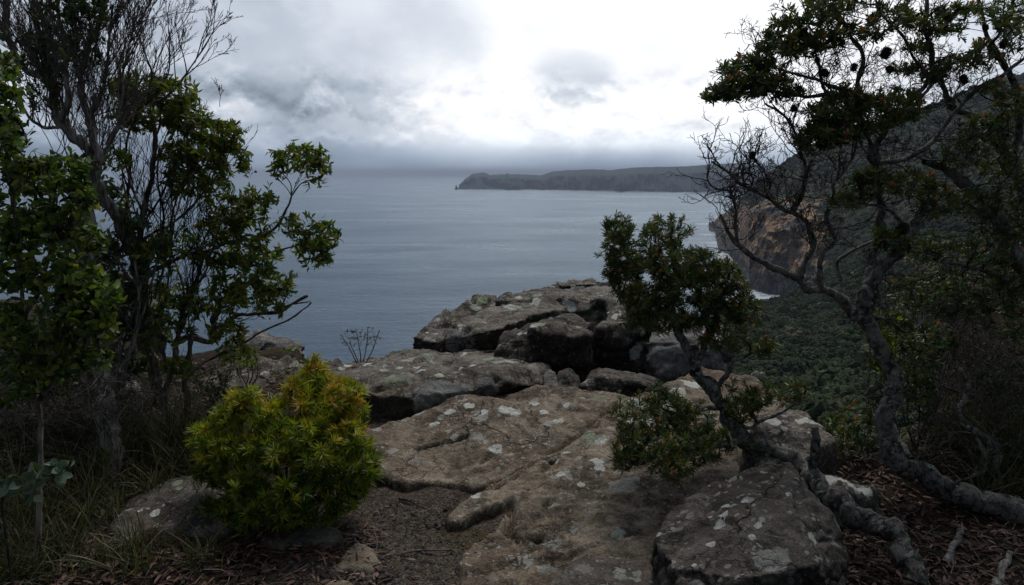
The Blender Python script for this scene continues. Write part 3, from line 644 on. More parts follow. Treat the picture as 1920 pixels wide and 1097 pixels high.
boulder('boulder', [(1015, 705, 5.02), (1030, 690, 5.1), (1040, 696, 5.1), (1062, 722, 5.0), (1055, 732, 4.9), (1020, 735, 4.9), (1030, 720, 5.2)],
    PALE, 'thin grey splinter of rock leaning at the right end of the domed boulder', smooth=1, amp=.008, fr=6, sd=11, voxel=.012)
boulder('boulder', [(1227, 1003, 2.80), (1252, 958, 3.02), (1335, 905, 3.16), (1420, 876, 3.20), (1480, 865, 3.14), (1502, 880, 3.05), (1555, 958, 2.86), (1588, 1045, 2.75), (1592, 1150, 2.6), (1228, 1180, 2.62), (1234, 1020, 2.72), (1262, 1062, 2.56), (1400, 1082, 2.44), (1530, 1060, 2.50), (1400, 1230, 2.45), (1245, 1080, 3.3), (1530, 1040, 3.3), (1400, 1040, 3.5), (1480, 925, 2.80), (1250, 1180, 2.5)],
    DARK, 'big brown boulder in the bottom right foreground, beside the leaf litter', smooth=1, amp=.022, fr=3.4, sd=12, voxel=.010, strata=.012,
    lich=[(1233, 1003, 6), (1357, 960, 9), (1360, 948, 8), (1350, 985, 10), (1345, 992, 7), (1333, 1020, 8), (1480, 925, 7), (1483, 962, 6), (1395, 938, 6), (1522, 1008, 11), (1332, 968, 5), (1410, 1005, 6), (1420, 985, 7), (1430, 975, 6), (1302, 1060, 6), (1506, 985, 5)])
boulder('boulder', [(448, 650, 6.6), (478, 616, 6.9), (545, 632, 6.9), (572, 646, 6.7), (570, 668, 6.5), (520, 675, 6.3), (455, 675, 6.4), (500, 640, 6.4), (560, 660, 6.35), (480, 700, 6.9), (560, 700, 6.8)],
    PALE, 'pale broken rock at the cliff edge behind the trees on the left', smooth=1, amp=.04, fr=3, strata=.08, sd=13, voxel=.02)
boulder('boulder', [(225, 600, 6.9), (235, 540, 7.3), (270, 523, 7.5), (308, 535, 7.3), (312, 590, 6.9), (310, 690, 6.8), (230, 700, 6.7), (270, 660, 7.6)],
    PALE, 'pale pinkish boulder standing behind the left tree trunks', smooth=1, amp=.05, sd=14, voxel=.03)
boulder('boulder', [(400, 668, 6.9), (430, 625, 7.2), (470, 620, 7.2), (480, 668, 6.8), (480, 700, 6.7), (400, 700, 6.7), (440, 690, 7.3)],
    DOLE, 'weathered grey boulder half hidden behind the broken branch on the left', smooth=1, amp=.05, sd=15, voxel=.03)
boulder('boulder', [(640, 682, 6.3), (690, 668, 6.5), (740, 666, 6.5), (765, 678, 6.3), (750, 700, 6.1), (640, 700, 6.1), (700, 690, 6.6)],
    DOLE, 'low flat stone just behind the domed boulder, under the leafless little plant', smooth=1, amp=.02, sd=16, voxel=.02)

# ---------- ground sheet and the cliff we stand on
def edge_y(x):
    return float(np.interp(x, [-14, -6, -3.5, -2.6, -1.3, -.9, 1.35, 1.55, 2.0, 2.5, 3.1, 5, 9, 14], [9.5, 7.2, 6.2, 5.6, 5.4, 8.0, 8.0, 4.2, 3.95, 4.2, 5.1, 6.0, 8, 9]))
def ground_z(x, y):
    z = gplane(x, y)
    if y < 2.6: z = GZ+GS*(y-2.6)*.5
    b = max(0, min(1, (x-1.75)/1.6)); b = b*b*(3-2*b); c = max(0, min(1, (y-3.6)/1.6)); z += .42*b*c      # bank on the right
    l = max(0, min(1, (-x-2.0)/2.5)); z += .18*l*l
    z += mn.fractal(Vector((x*1.1, y*1.1, 0)), .8, 2., 5)*.045+mn.fractal(Vector((x*7, y*7, 3)), .8, 2., 4)*.010
    o_ = max(0, min(1, (y-4.75)/.7))*max(0, min(1, (1.9-abs(x-.45))/.4)); z -= .62*o_*o_*(3-2*o_)
    path = math.exp(-((x+.42)/.38)**2)*max(0, min(1, (5.0-y)/1.0)); z -= .015*path
    e = y-edge_y(x)-mn.fractal(Vector((x*.8, 3, 0)), .8, 2., 4)*.35
    if e > 0: z -= 6.5*e**1.35 if e < 4 else 6.5*4**1.35+(e-4)*30
    return z
def build_ground():
    m, t = material('earth'); p = t.geo(); sx = t.n('ShaderNodeSeparateXYZ'); t.link(p, sx.inputs[0])
    n1 = t.noise(p, 2.2, 5, .6); n2 = t.noise(p, 30, 6, .7); v = t.n('ShaderNodeTexVoronoi'); t.put(v.inputs['Vector'], p); v.inputs['Scale'].default_value = 85
    vc = t.n('ShaderNodeSeparateColor'); t.link(v.outputs['Color'], vc.inputs[0])
    dirt = t.ramp(n2, [(.3, (.028, .019, .013)), (.5, (.070, .049, .034)), (.7, (.125, .092, .066))])
    pebb = t.mix(vc.outputs[0], (.045, .038, .033), (.16, .14, .12))
    dirt = t.mix(t.m('MULTIPLY', t.ss(vc.outputs[1], .55, .6), .7), dirt, pebb)
    humus = t.ramp(n2, [(.3, (.010, .008, .005)), (.55, (.034, .024, .016)), (.7, (.085, .056, .036))])
    side = t.ss(t.m('ADD', t.m('ABSOLUTE', t.m('ADD', sx.outputs[0], .45)), t.m('MULTIPLY', t.m('SUBTRACT', n1, .5), .8)), .45, .75)
    col = t.mix(side, dirt, humus)
    col = t.mix(t.m('MULTIPLY', t.ss(n1, .56, .64), .5), col, (.06, .045, .012))
    far = t.ss(sx.outputs[2], -3, -1.0)
    col = t.mix(far, t.mix(n1, (.05, .045, .04), (.13, .11, .09)), col)
    h = t.m('ADD', n2, t.m('MULTIPLY', t.ss(v.outputs['Distance'], 0, .5, 1, 0), .8))
    t.out(t.bsdf(col, .95, .1, t.bump(h, .8, .018)))
    xs = np.concatenate([[-60, -40, -25], np.arange(-14, -3, .15), np.arange(-3, 3.6, .035), np.arange(3.6, 14, .15), [25, 40, 60]])
    ys = np.concatenate([[-60, -30, -12, -6], np.arange(-3, 1.6, .2), np.arange(1.6, 6.6, .035), np.arange(6.6, 12, .12), [13, 14, 16]])
    V = []
    for y in ys:
        for x in xs: V.append((x, y, ground_z(max(-14, min(14, x)), max(-6, y))))
    V = np.array(V); V[:, 2] = np.maximum(V[:, 2], -60)
    nx, ny = len(xs), len(ys)
    last = [(x, 26, SEA-1) for x in xs]; V = np.vstack([V, last]); ny += 1
    i, j = np.meshgrid(np.arange(nx-1), np.arange(ny-1)); a = (j*nx+i).ravel()
    o = mesh_obj('ground', V, np.stack([a, a+1, a+nx+1, a+nx], 1), m); tag(o, kind='structure')
build_ground()
# ---------- growing plants
def catmull(pts, n=6):
    pts = [Vector(p) for p in pts]; a = [pts[0]*2-pts[1]]+pts+[pts[-1]*2-pts[-2]]; out = []
    for i in range(1, len(a)-2):
        for k in range(n):
            t = k/n; p0, p1, p2, p3 = a[i-1:i+3]
            out.append(.5*((2*p1)+(p2-p0)*t+(2*p0-5*p1+4*p2-p3)*t*t+(3*p1-p0-3*p2+p3)*t**3))
    out.append(pts[-1]); return out
def tube(M, pts, rad, sides=6, rough=0.0, seed=0.0, col=0.0):
    n = len(pts); P_ = np.array([tuple(p) for p in pts]); rad = np.asarray(rad, float)
    T = np.gradient(P_, axis=0); T /= np.linalg.norm(T, axis=1)[:, None]+1e-9
    ref = np.array([.3, .2, 1.0]) if abs(T[0][2]) < .9 else np.array([1., .2, 0]); u = np.cross(T[0], ref); u /= np.linalg.norm(u)
    rings = []
    for i in range(n):
        u = u-T[i]*np.dot(u, T[i]); u /= np.linalg.norm(u)+1e-9; w = np.cross(T[i], u)
        an = np.arange(sides)*2*math.pi/sides; r = np.full(sides, rad[i])
        if rough:
            r = r*(1+rough*np.array([mn.fractal(Vector((math.cos(q)*1.6+seed, math.sin(q)*1.6, i*.35)), .8, 2., 3) for q in an]))
        rings.append(P_[i]+np.outer(np.cos(an)*r, u)+np.outer(np.sin(an)*r, w))
    V = np.vstack(rings); a = np.arange(sides); b = (a+1) % sides
    Fq = np.vstack([np.stack([i*sides+a, i*sides+b, (i+1)*sides+b, (i+1)*sides+a], 1) for i in range(n-1)])
    V = np.vstack([V, P_[-1]+T[-1]*rad[-1]*.6]); tip = len(V)-1; l = (n-1)*sides
    Fq = np.vstack([Fq, np.stack([l+a, l+b, np.full(sides, tip), np.full(sides, tip)], 1)[:0]]) if False else Fq
    cap = np.stack([l+a[::2] , l+b[::2], l+(b[::2]+1) % sides, np.full(len(a[::2]), tip)], 1) if sides % 2 == 0 else np.zeros((0, 4), int)
    M.add(V, np.vstack([Fq, cap]), col)
class Limbs:
    """the thick traced limbs of a plant"""
    def __init__(s): s.M = Mesh(); s.nodes = []
    k = 1.0
    def limb(s, pts, r0, r1, sides=10, crook=.15, sd=0, nn=6, rough=.35):
        """pts: (px, py, depth); radii in picture units"""
        r0 *= s.k; r1 *= s.k; q = catmull([P(*p) for p in pts], nn); n = len(q); out = []; rad = []
        for i, v in enumerate(q):
            d = to_px(v)[2]; t = i/(n-1); r = (r0+(r1-r0)*t)*d/F
            j = (mn.noise_vector(v*9+Vector((sd, 0, 0)))*1.6+mn.noise_vector(v*22+Vector((sd, 0, 0)))*.9)*r*crook*2
            out.append(v+j*(0 if i == 0 else 1)); rad.append(r*(1+.26*mn.noise(v*16)+.16*max(0, mn.noise(v*37))))
        tube(s.M, out, rad, sides, rough, sd)
        s.nodes += [np.array(v) for v in out[1:]]; return out
def cluster_pts(c, n, rx, ry, dz, shell=.55, zmin=None, seed=None):
    """points through an ellipsoid round picture point c=(px,py,d)"""
    px, py, d = c; out = []
    while len(out) < n:
        v = rng.normal(size=3); v /= np.linalg.norm(v); r = rng.random()**(1/3)
        r = shell+(1-shell)*r if rng.random() < .65 else r
        v *= r*(1+.18*rng.normal()*.5)*(1.28 if rng.random() < .10 else 1)
        out.append(np.array(P(px+v[0]*rx, py-v[1]*ry, d+v[2]*dz)))
    return out
def grow(base_nodes, tips, bf=.35, near=None):
    """joins tips to the limbs, shortest way first: returns nodes, parents"""
    B = np.array(base_nodes); T = np.array(tips); n = len(T); nb = len(B)
    D = np.linalg.norm(T[:, None]-B[None], axis=2); par = D.argmin(1); cost = D.min(1); edge = cost.copy()
    done = np.zeros(n, bool); plen = np.zeros(n); order = []
    for _ in range(n):
        c = np.where(done, 1e9, cost); i = int(c.argmin()); done[i] = True; order.append(i); plen[i] = cost[i] if par[i] < nb else cost[i]
        d = np.linalg.norm(T-T[i], axis=1); nc = d+bf*plen[i]; u = (~done) & (nc < cost); cost[u] = nc[u]; par[u] = nb+i
        # plen as true path
    return B, T, par, order
def twigs(M, base, tips, r_tip=.0012, r_exp=.42, bf=.35, crook=.22, rmax=.02, sides=4, sub=3, sd=0, col=0.0):
    """grows crooked twigs to the tips; returns per-tip outward directions"""
    B, T, par, order = grow(base, tips, bf); nb = len(B); n = len(T)
    cnt = np.ones(n)
    for i in reversed(order):
        if par[i] >= nb: cnt[par[i]-nb] += cnt[i]
    kids = {}
    for i in range(n): kids.setdefault(int(par[i]), []).append(i)
    dirs = np.zeros((n, 3)); leaf = np.array([i+nb not in kids for i in range(n)])
    for i in range(n):
        a = B[par[i]] if par[i] < nb else T[par[i]-nb]; dd = T[i]-a; dirs[i] = dd/(np.linalg.norm(dd)+1e-9)
    cont = {p: max(k, key=lambda q: cnt[q]) for p, k in kids.items() if p >= nb}
    for i in range(n):
        p = int(par[i])
        if p >= nb and cont[p] == i: continue
        start = B[p] if p < nb else T[p-nb]; ch = [start]; rr = [None]; k = i
        while True:
            ch.append(T[k]); rr.append(cnt[k])
            if k+nb in cont: k = cont[k+nb]
            else: break
        rr[0] = rr[1]
        pts = catmull(ch, sub) if len(ch) > 1 else ch
        m = len(pts); rc = np.interp(np.linspace(0, len(ch)-1, m), range(len(ch)), [min(rmax, r_tip*q**r_exp) for q in rr])
        L = np.linalg.norm(np.array(ch[1])-np.array(ch[0]))
        out = []
        for q, v in enumerate(pts):
            j = mn.noise_vector(Vector(v)*7+Vector((sd, 3, 1)))*min(.009, L*crook)*(0 if q == 0 else 1); out.append(Vector(v)+j)
        if q == m-1: rc[-1] *= .7
        sd_ = 5 if rc.max() > .006 else sides
        tube(M, out, rc, sd_, col=col)
        # keep tips where the twig really ends
        for w, kk in enumerate([i]): pass
    J = np.array([mn.noise_vector(Vector(v)*7+Vector((sd, 3, 1))) for v in T]); 
    Ls = np.array([np.linalg.norm(T[i]-(B[par[i]] if par[i] < nb else T[par[i]-nb])) for i in range(n)])
    return T+J*np.minimum(.009, Ls*crook)[:, None], dirs, leaf
def spray(M, p, d, L, r, lvl=3, spread=.5, jit=.12, up=.10, r_min=.0009, sides=4, ends=None):
    """a bare forking shoot"""
    n = 6; p = np.array(p, float); d = np.array(d, float); d /= np.linalg.norm(d); pts = [p.copy()]; ks = []
    for i in range(n):
        d = d+rng.normal(size=3)*jit+np.array([0, 0, up*.3]); d /= np.linalg.norm(d); p = p+d*L/n*rng.uniform(.8, 1.2); pts.append(p.copy())
        if lvl > 0 and i >= 1 and rng.random() < (.80 if i > 1 else .4):
            q = rng.normal(size=3); q -= d*np.dot(q, d); q /= np.linalg.norm(q)+1e-9
            ks.append((p.copy(), d+q*spread*rng.uniform(.7, 1.4), L*rng.uniform(.35, .68)*(1-.35*i/n), max(r_min, r*(.72-.3*i/n))))
    tube(M, pts, np.linspace(r, max(r_min*.8, r*.35), n+1), 5 if r > .004 else sides)
    if ends is not None: ends.append((pts[-1], d))
    for k in ks: spray(M, *k, lvl-1, spread, jit, up, r_min, sides, ends)
def pdir(ang, dz=0.0):
    """direction leaning ang degrees to the right of straight up, dz away from the viewer"""
    a = R(ang); return np.array([math.sin(a), dz, math.cos(a)])
LEAF = {  # outline stations: (along, half width, lift)
 'gum':    [(0, .04, 0), (.12, .22, .01), (.38, .50, .02), (.70, .36, -.01), (1, .02, -.08)],
 'broad':  [(0, .05, 0), (.15, .36, .02), (.45, .52, .03), (.78, .34, 0), (1, .03, -.06)],
 'round':  [(0, .12, 0), (.18, .40, .02), (.5, .55, .03), (.82, .38, .01), (1, .06, -.02)],
 'oblong': [(0, .10, 0), (.35, .42, .03), (.8, .52, .02), (1, .26, -.03)],
 'lance':  [(0, .12, 0), (.3, .5, .04), (.7, .36, .02), (1, .02, -.06)],
 'grass':  [(0, .5, 0), (.3, .48, .0), (.6, .38, -.06), (.85, .22, -.17), (1, .02, -.28)],
 'litter': [(0, .05, 0), (.3, .45, .06), (.7, .40, .05), (1, .03, 0)]}
def leaves(M, pos, dr, length, width, kind='gum', rnd=None, nrm=None, fold=.25):
    """many leaf blades at once, each a small folded strip"""
    st = np.array(LEAF[kind]); k = len(st); pos = np.asarray(pos); n = len(pos)
    if n == 0: return
    dr = dr/(np.linalg.norm(dr, axis=1)[:, None]+1e-9)
    if nrm is None: nrm = rng.normal(size=(n, 3))*.55+np.array([0, 0, 1.])
    side = np.cross(dr, nrm); side /= np.linalg.norm(side, axis=1)[:, None]+1e-9; up = np.cross(side, dr)
    length = np.broadcast_to(length, n)[:, None, None]; width = np.broadcast_to(width, n)[:, None, None]
    a = st[:, 0][None, :, None]; w = st[:, 1][None, :, None]; l = st[:, 2][None, :, None]
    mid = pos[:, None]+dr[:, None]*a*length+up[:, None]*l*length
    lf = mid+side[:, None]*w*width+up[:, None]*w*width*fold; rt = mid-side[:, None]*w*width+up[:, None]*w*width*fold
    V = np.stack([lf, mid, rt], 2).reshape(-1, 3)      # n,k,3verts
    b = (np.arange(n)*k*3)[:, None]; j = np.arange(k-1)[None]*3
    q1 = np.stack([b+j, b+j+1, b+j+4, b+j+3], -1).reshape(-1, 4); q2 = np.stack([b+j+1, b+j+2, b+j+5, b+j+4], -1).reshape(-1, 4)
    rn = rng.random(n) if rnd is None else np.asarray(rnd)
    M.add(V, np.vstack([q1, q2]), np.repeat(rn, k*3))
def rosettes(M, tips, dirs, n=12, L=.05, W=.010, kind='oblong', spread=.8, stem=.03, up=.25, rb=0.0, rj=.25, down=0.0):
    """whorls of leaves on shoot ends; rb: tone per shoot"""
    tips = np.asarray(tips); m = len(tips)
    if m == 0: return
    ax = dirs+rng.normal(size=(m, 3))*.35+np.array([0, 0, up]); ax /= np.linalg.norm(ax, axis=1)[:, None]
    tone = rng.random(m)
    A = np.repeat(ax, n, 0); T = np.repeat(tips, n, 0); t = np.tile(np.linspace(0, 1, n), m)+rng.normal(size=m*n)*.05
    r = rng.normal(size=(m*n, 3)); r -= A*(r*A).sum(1)[:, None]; r /= np.linalg.norm(r, axis=1)[:, None]
    sp = spread*(1.15-.75*t)[:, None]
    d = A*(1-.5*sp)+r*sp; d[:, 2] -= down*rng.random(m*n)
    pos = T+A*((t-1)*stem)[:, None]
    rn = np.clip(np.repeat(tone, n)*(1-rj)+rng.random(m*n)*rj+rb+.10*(t-.5), 0, 1)
    leaves(M, pos, d, L*rng.uniform(.7, 1.15, m*n)*(1.05-.35*np.clip(t, 0, 1)), W*rng.uniform(.8, 1.2, m*n), kind, rn, nrm=A+rng.normal(size=(m*n, 3))*.3)

def leaf_material(name, stops, trans=.3, rough=.5, spec=.35):
    m, t = material(name); r = t.attr('rnd'); p = t.geo()
    c = t.ramp(r, stops); c = t.mix(t.ss(t.noise(p, 6, 3, .6), .35, .65), c, t.vm('MULTIPLY', c, (.72, .66, .70)))
    c = t.mix(t.m('MULTIPLY', t.ss(t.noise(p, 90, 3, .6), .5, .7), .3), c, t.vm('SCALE', c, scale=.5))
    b = t.bsdf(c, rough, spec); tr = t.n('ShaderNodeBsdfTranslucent'); t.link(t.vm('MULTIPLY', c, (1.25, 1.35, .6)), tr.inputs[0])
    mx = t.n('ShaderNodeMixShader'); mx.inputs[0].default_value = trans; t.link(b, mx.inputs[1]); t.link(tr.outputs[0], mx.inputs[2]); t.out(mx.outputs[0]); return m
def bark_material(name, a, b, lich=.3, stretch=6.0):
    m, t = material(name); p = t.geo()
    n1 = t.noise(t.vec(p, 34, 34, 34/stretch), 1, 6, .65, .6); n2 = t.noise(p, 7, 4, .6); n3 = t.noise(p, 60, 4, .7)
    c = t.mix(t.ss(t.m('ADD', t.m('MULTIPLY', n1, .7), t.m('MULTIPLY', n2, .3)), .38, .62), a, b)
    lf = t.m('MULTIPLY', t.ss(t.m('ADD', t.noise(p, 24, 5, .7), t.m('MULTIPLY', t.m('SUBTRACT', n3, .5), .35)), .64-.16*lich, .68-.16*lich), min(1, lich*2))
    lc = t.mix(t.noise(p, 20, 2, .5), (.13, .135, .115), (.30, .30, .24))
    c = t.mix(lf, c, lc)
    h = t.m('ADD', n1, t.m('MULTIPLY', n3, .4)); t.out(t.bsdf(c, .9, .15, t.bump(h, .9, .012))); return m
BARK_DARK = bark_material('banksia_bark', (.024, .021, .019), (.17, .155, .14), .50, 1.2)
BARK_GREY = bark_material('dead_wood', (.055, .047, .041), (.36, .325, .295), .0, 9)
BARK_BROWN = bark_material('gum_bark', (.035, .027, .022), (.24, .20, .165), .22, 6)
TWIG_DARK = bark_material('twig_bark', (.018, .014, .012), (.070, .058, .050), .15, 2)
TWIG_GREY = bark_material('dead_twig', (.055, .045, .040), (.23, .195, .17), .1, 3)
L_GUM = leaf_material('gum_leaf', [(0, (0.027, 0.056, 0.015)), (.3, (0.075, 0.131, 0.025)), (.55, (0.150, 0.213, 0.037)), (.78, (0.250, 0.275, 0.056)), (.90, (0.338, 0.263, 0.069)), (.96, (0.350, 0.094, 0.044)), (1, (0.200, 0.044, 0.025))], .42)
L_GUM2 = leaf_material('gum_leaf_greyish', [(0, (0.026, 0.052, 0.023)), (.4, (0.058, 0.107, 0.043)), (.75, (0.109, 0.167, 0.075)), (.93, (0.145, 0.138, 0.058)), (.98, (0.246, 0.065, 0.032))], .3)
L_ROUND = leaf_material('juvenile_gum_leaf', [(0, (.07, .12, .07)), (.6, (.13, .20, .13)), (.9, (.20, .27, .20)), (1, (.10, .10, .03))], .25, .6)
L_BANK = leaf_material('banksia_leaf', [(0, (0.025, 0.047, 0.016)), (.35, (0.056, 0.101, 0.027)), (.65, (0.095, 0.140, 0.038)), (.86, (0.168, 0.168, 0.045)), (.95, (0.314, 0.168, 0.056)), (1, (0.470, 0.202, 0.084))], .28, .42, .45)
L_SHRUB = leaf_material('shrub_leaf', [(0, (0.046, 0.098, 0.011)), (.3, (0.149, 0.218, 0.018)), (.6, (0.345, 0.391, 0.032)), (.85, (0.529, 0.437, 0.040)), (1, (0.506, 0.230, 0.046))], .35)
L_DULL = leaf_material('scrub_leaf', [(0, (0.023, 0.038, 0.014)), (.5, (0.058, 0.075, 0.032)), (.85, (0.116, 0.102, 0.043)), (1, (0.203, 0.087, 0.036))], .2)
L_GRASS = leaf_material('grass_blade', [(0, (0.022, 0.035, 0.010)), (.4, (0.058, 0.076, 0.022)), (.7, (0.108, 0.108, 0.040)), (.9, (0.187, 0.151, 0.079)), (1, (0.274, 0.216, 0.137))], .25)
L_LITTER = leaf_material('fallen_leaf', [(0, (.030, .016, .010)), (.35, (.085, .038, .022)), (.65, (.16, .075, .045)), (.88, (.24, .13, .085)), (1, (.32, .22, .16))], .05, .6)
def plant(name, base, label, cat, group=None): return empty(name, P(*base) if not isinstance(base, Vector) else base, label, cat, group)

# a banksia cone: a short fat spike of dead florets
def cone_mesh(r=.022, h=.055, seed=1):
    M = Mesh(); rr = random.Random(seed); pts = []; rings = 9; sides = 12
    for k in range(rings):
        t = k/(rings-1); q = r*math.sin(math.pi*(.12+.80*t))**.6
        for s in range(sides):
            a = s*2*math.pi/sides+k*.26; w = q*(1+rr.uniform(-.16, .16)); pts.append((w*math.cos(a), w*math.sin(a), t*h))
    fq = [(k*sides+s, k*sides+(s+1) % sides, (k+1)*sides+(s+1) % sides, (k+1)*sides+s) for k in range(rings-1) for s in range(sides)]
    M.add(pts, fq, .1)
    n = 420; u = rng.uniform(.02, 1, n); a = rng.uniform(0, 6.28, n); q = r*np.sin(math.pi*(.12+.80*u))**.6
    pos = np.stack([q*np.cos(a), q*np.sin(a), u*h], 1); d = np.stack([np.cos(a), np.sin(a), .2+(u-.5)*1.2], 1)+rng.normal(size=(n, 3))*.3
    leaves(M, pos*.96, d, .011, .0028, 'lance', rng.random(n)); return M
mc, tc = material('cone_bristle'); tc.out(tc.bsdf(tc.ramp(tc.attr('rnd'), [(0, (.022, .017, .014)), (.6, (.085, .063, .050)), (1, (.20, .15, .115))]), .9, .1))
CONE_V = cone_mesh()
_cone_data = None
def add_cones(parent, spots, name='cone'):
    global _cone_data
    if _cone_data is None:
        o = CONE_V.build('cone', mc); _cone_data = o.data; bpy.data.objects.remove(o)
    for px, py, d, s in spots:
        o = bpy.data.objects.new(name, _cone_data); COL.objects.link(o); o.parent = parent
        o.location = P(px, py, d)-parent.location-Vector((0, 0, .025*s)); s *= .78; o.scale = (s, s, s*rng.uniform(.9, 1.15)); o.rotation_euler = (rng.uniform(-.5, .5), rng.uniform(-.5, .5), rng.uniform(0, 6))
# ================= the twisted little banksia in the middle =================
def mid_banksia():
    base = G(1705, 1060, GZ, GS, 2.6); e = plant('banksia_tree', base, 'small twisted banksia with a crooked lichen-covered trunk, its crown in front of the outcrop', 'tree', 'banksia trees')
    L = Limbs(); L.k = .82
    L.limb([(1712, 1090, 2.85), (1700, 1040, 2.92), (1680, 1000, 3.0), (1640, 978, 3.1), (1598, 958, 3.2), (1548, 928, 3.35), (1510, 878, 3.5), (1455, 845, 3.55), (1405, 826, 3.6), (1372, 800, 3.65), (1352, 762, 3.7), (1330, 730, 3.75), (1303, 694, 3.8), (1290, 660, 3.82), (1268, 612, 3.85), (1252, 570, 3.9)], 27, 9, 12, .25, 1, 7, .4)
    L.limb([(1512, 885, 3.48), (1526, 868, 3.45), (1531, 840, 3.42), (1529, 812, 3.42), (1528, 802, 3.42)], 11, 8, 8, .2, 2, 4, .5)
    L.limb([(1405, 828, 3.6), (1370, 832, 3.5), (1335, 836, 3.42), (1312, 828, 3.38)], 9, 5, 7, .3, 3)
    L.limb([(1312, 828, 3.38), (1280, 815, 3.35), (1245, 822, 3.3), (1215, 830, 3.3)], 5, 3, 6, .3, 3)
    L.limb([(1312, 828, 3.38), (1290, 850, 3.3), (1250, 870, 3.25)], 4, 2.5, 6, .3, 5)
    L.limb([(1300, 690, 3.8), (1318, 660, 3.85), (1330, 625, 3.9), (1345, 585, 3.95), (1350, 545, 4.0)], 9, 5, 8, .3, 4)
    L.limb([(1268, 612, 3.85), (1235, 575, 3.85), (1205, 540, 3.85), (1180, 490, 3.85), (1165, 450, 3.85)], 7, 3.5, 7, .3, 5)
    L.limb([(1255, 575, 3.9), (1268, 530, 3.95), (1262, 480, 4.0), (1255, 440, 4.0)], 8, 3.5, 7, .3, 6)
    L.limb([(1330, 625, 3.9), (1325, 570, 3.8), (1330, 520, 3.8), (1318, 480, 3.8)], 6, 3, 7, .3, 7)
    L.limb([(1338, 735, 3.72), (1362, 705, 3.7), (1372, 680, 3.7), (1402, 665, 3.7), (1438, 650, 3.7)], 6, 2.2, 6, .4, 8)
    L.limb([(1365, 790, 3.65), (1400, 800, 3.7), (1440, 785, 3.75), (1475, 768, 3.8), (1508, 745, 3.8)], 5, 2, 6, .4, 9)
    L.limb([(1352, 762, 3.7), (1310, 770, 3.6), (1270, 775, 3.5), (1225, 760, 3.45)], 6, 2.5, 6, .3, 10)
    L.limb([(1252, 570, 3.9), (1225, 590, 3.8), (1195, 600, 3.75)], 4, 2, 6, .3, 12)
    T = Mesh(); C = Mesh()
    cl = [(1160, 428, 3.85, 27, 20, .12, 34), (1150, 455, 3.85, 20, 20, .1, 22), (1250, 432, 3.95, 42, 24, .16, 52), (1190, 482, 3.85, 50, 30, .18, 74), (1160, 510, 3.8, 28, 22, .12, 34),
          (1270, 490, 3.9, 52, 34, .2, 90), (1330, 500, 3.9, 42, 26, .16, 60), (1362, 520, 3.9, 26, 26, .14, 36), (1290, 545, 3.9, 62, 30, .2, 90), (1200, 555, 3.8, 40, 26, .18, 62), (1245, 598, 3.8, 55, 20, .16, 60), (1340, 590, 3.95, 45, 32, .18, 60), (1190, 595, 3.75, 26, 14, .12, 24), (1380, 545, 3.95, 22, 16, .1, 20),
          (1425, 648, 3.7, 28, 14, .1, 20), (1385, 640, 3.75, 20, 22, .1, 14), (1395, 575, 3.9, 30, 30, .14, 40), (1300, 610, 3.9, 40, 16, .14, 26), (1350, 640, 3.85, 36, 14, .12, 20), (1215, 520, 3.85, 70, 50, .22, 70), (1310, 540, 3.95, 60, 50, .22, 60), (1330, 830, 3.45, 40, 26, .12, 34), (1290, 840, 3.35, 40, 34, .12, 34), (1195, 790, 3.4, 42, 40, .12, 44), (1250, 775, 3.45, 46, 34, .14, 54), (1300, 790, 3.45, 36, 34, .12, 34), (1232, 845, 3.28, 60, 30, .12, 62), (1175, 850, 3.3, 26, 26, .08, 24), (1270, 880, 3.2, 30, 20, .08, 22),
          (1385, 758, 3.68, 34, 34, .14, 44), (1420, 745, 3.7, 30, 18, .12, 26), (1480, 735, 3.8, 34, 16, .1, 26), (1405, 830, 3.6, 40, 12, .1, 14), (1235, 735, 3.5, 14, 16, .06, 8)]
    tips = []; 
    for px, py, d, rx, ry, dz, n in cl: tips += cluster_pts((px, py, d), int(n*1.5), rx*1.05, ry*1.1, dz)
    tp, dr, lf = twigs(T, L.nodes, tips, .0013, .44, .3, .22, .012, 4, 3, 1)
    rosettes(C, tp, dr, 20, .040, .0048, 'oblong', .95, .035, .45, .06, .55)
    ntp = tp[rng.random(len(tp)) < .06]; rosettes(C, ntp+np.array([0, -.01, .012]), np.tile([0, 0, 1.], (len(ntp), 1)), 9, .024, .006, 'oblong', .5, .01, .6, 1.0, .2)
    L.M.build('trunk', BARK_DARK, e); T.build('twigs', TWIG_DARK, e); C.build('crown', L_BANK, e)
    add_cones(e, [(1368, 503, 3.8, .8), (1262, 452, 3.9, .6), (1310, 545, 3.75, .7), (1215, 820, 3.2, .6)])
mid_banksia()

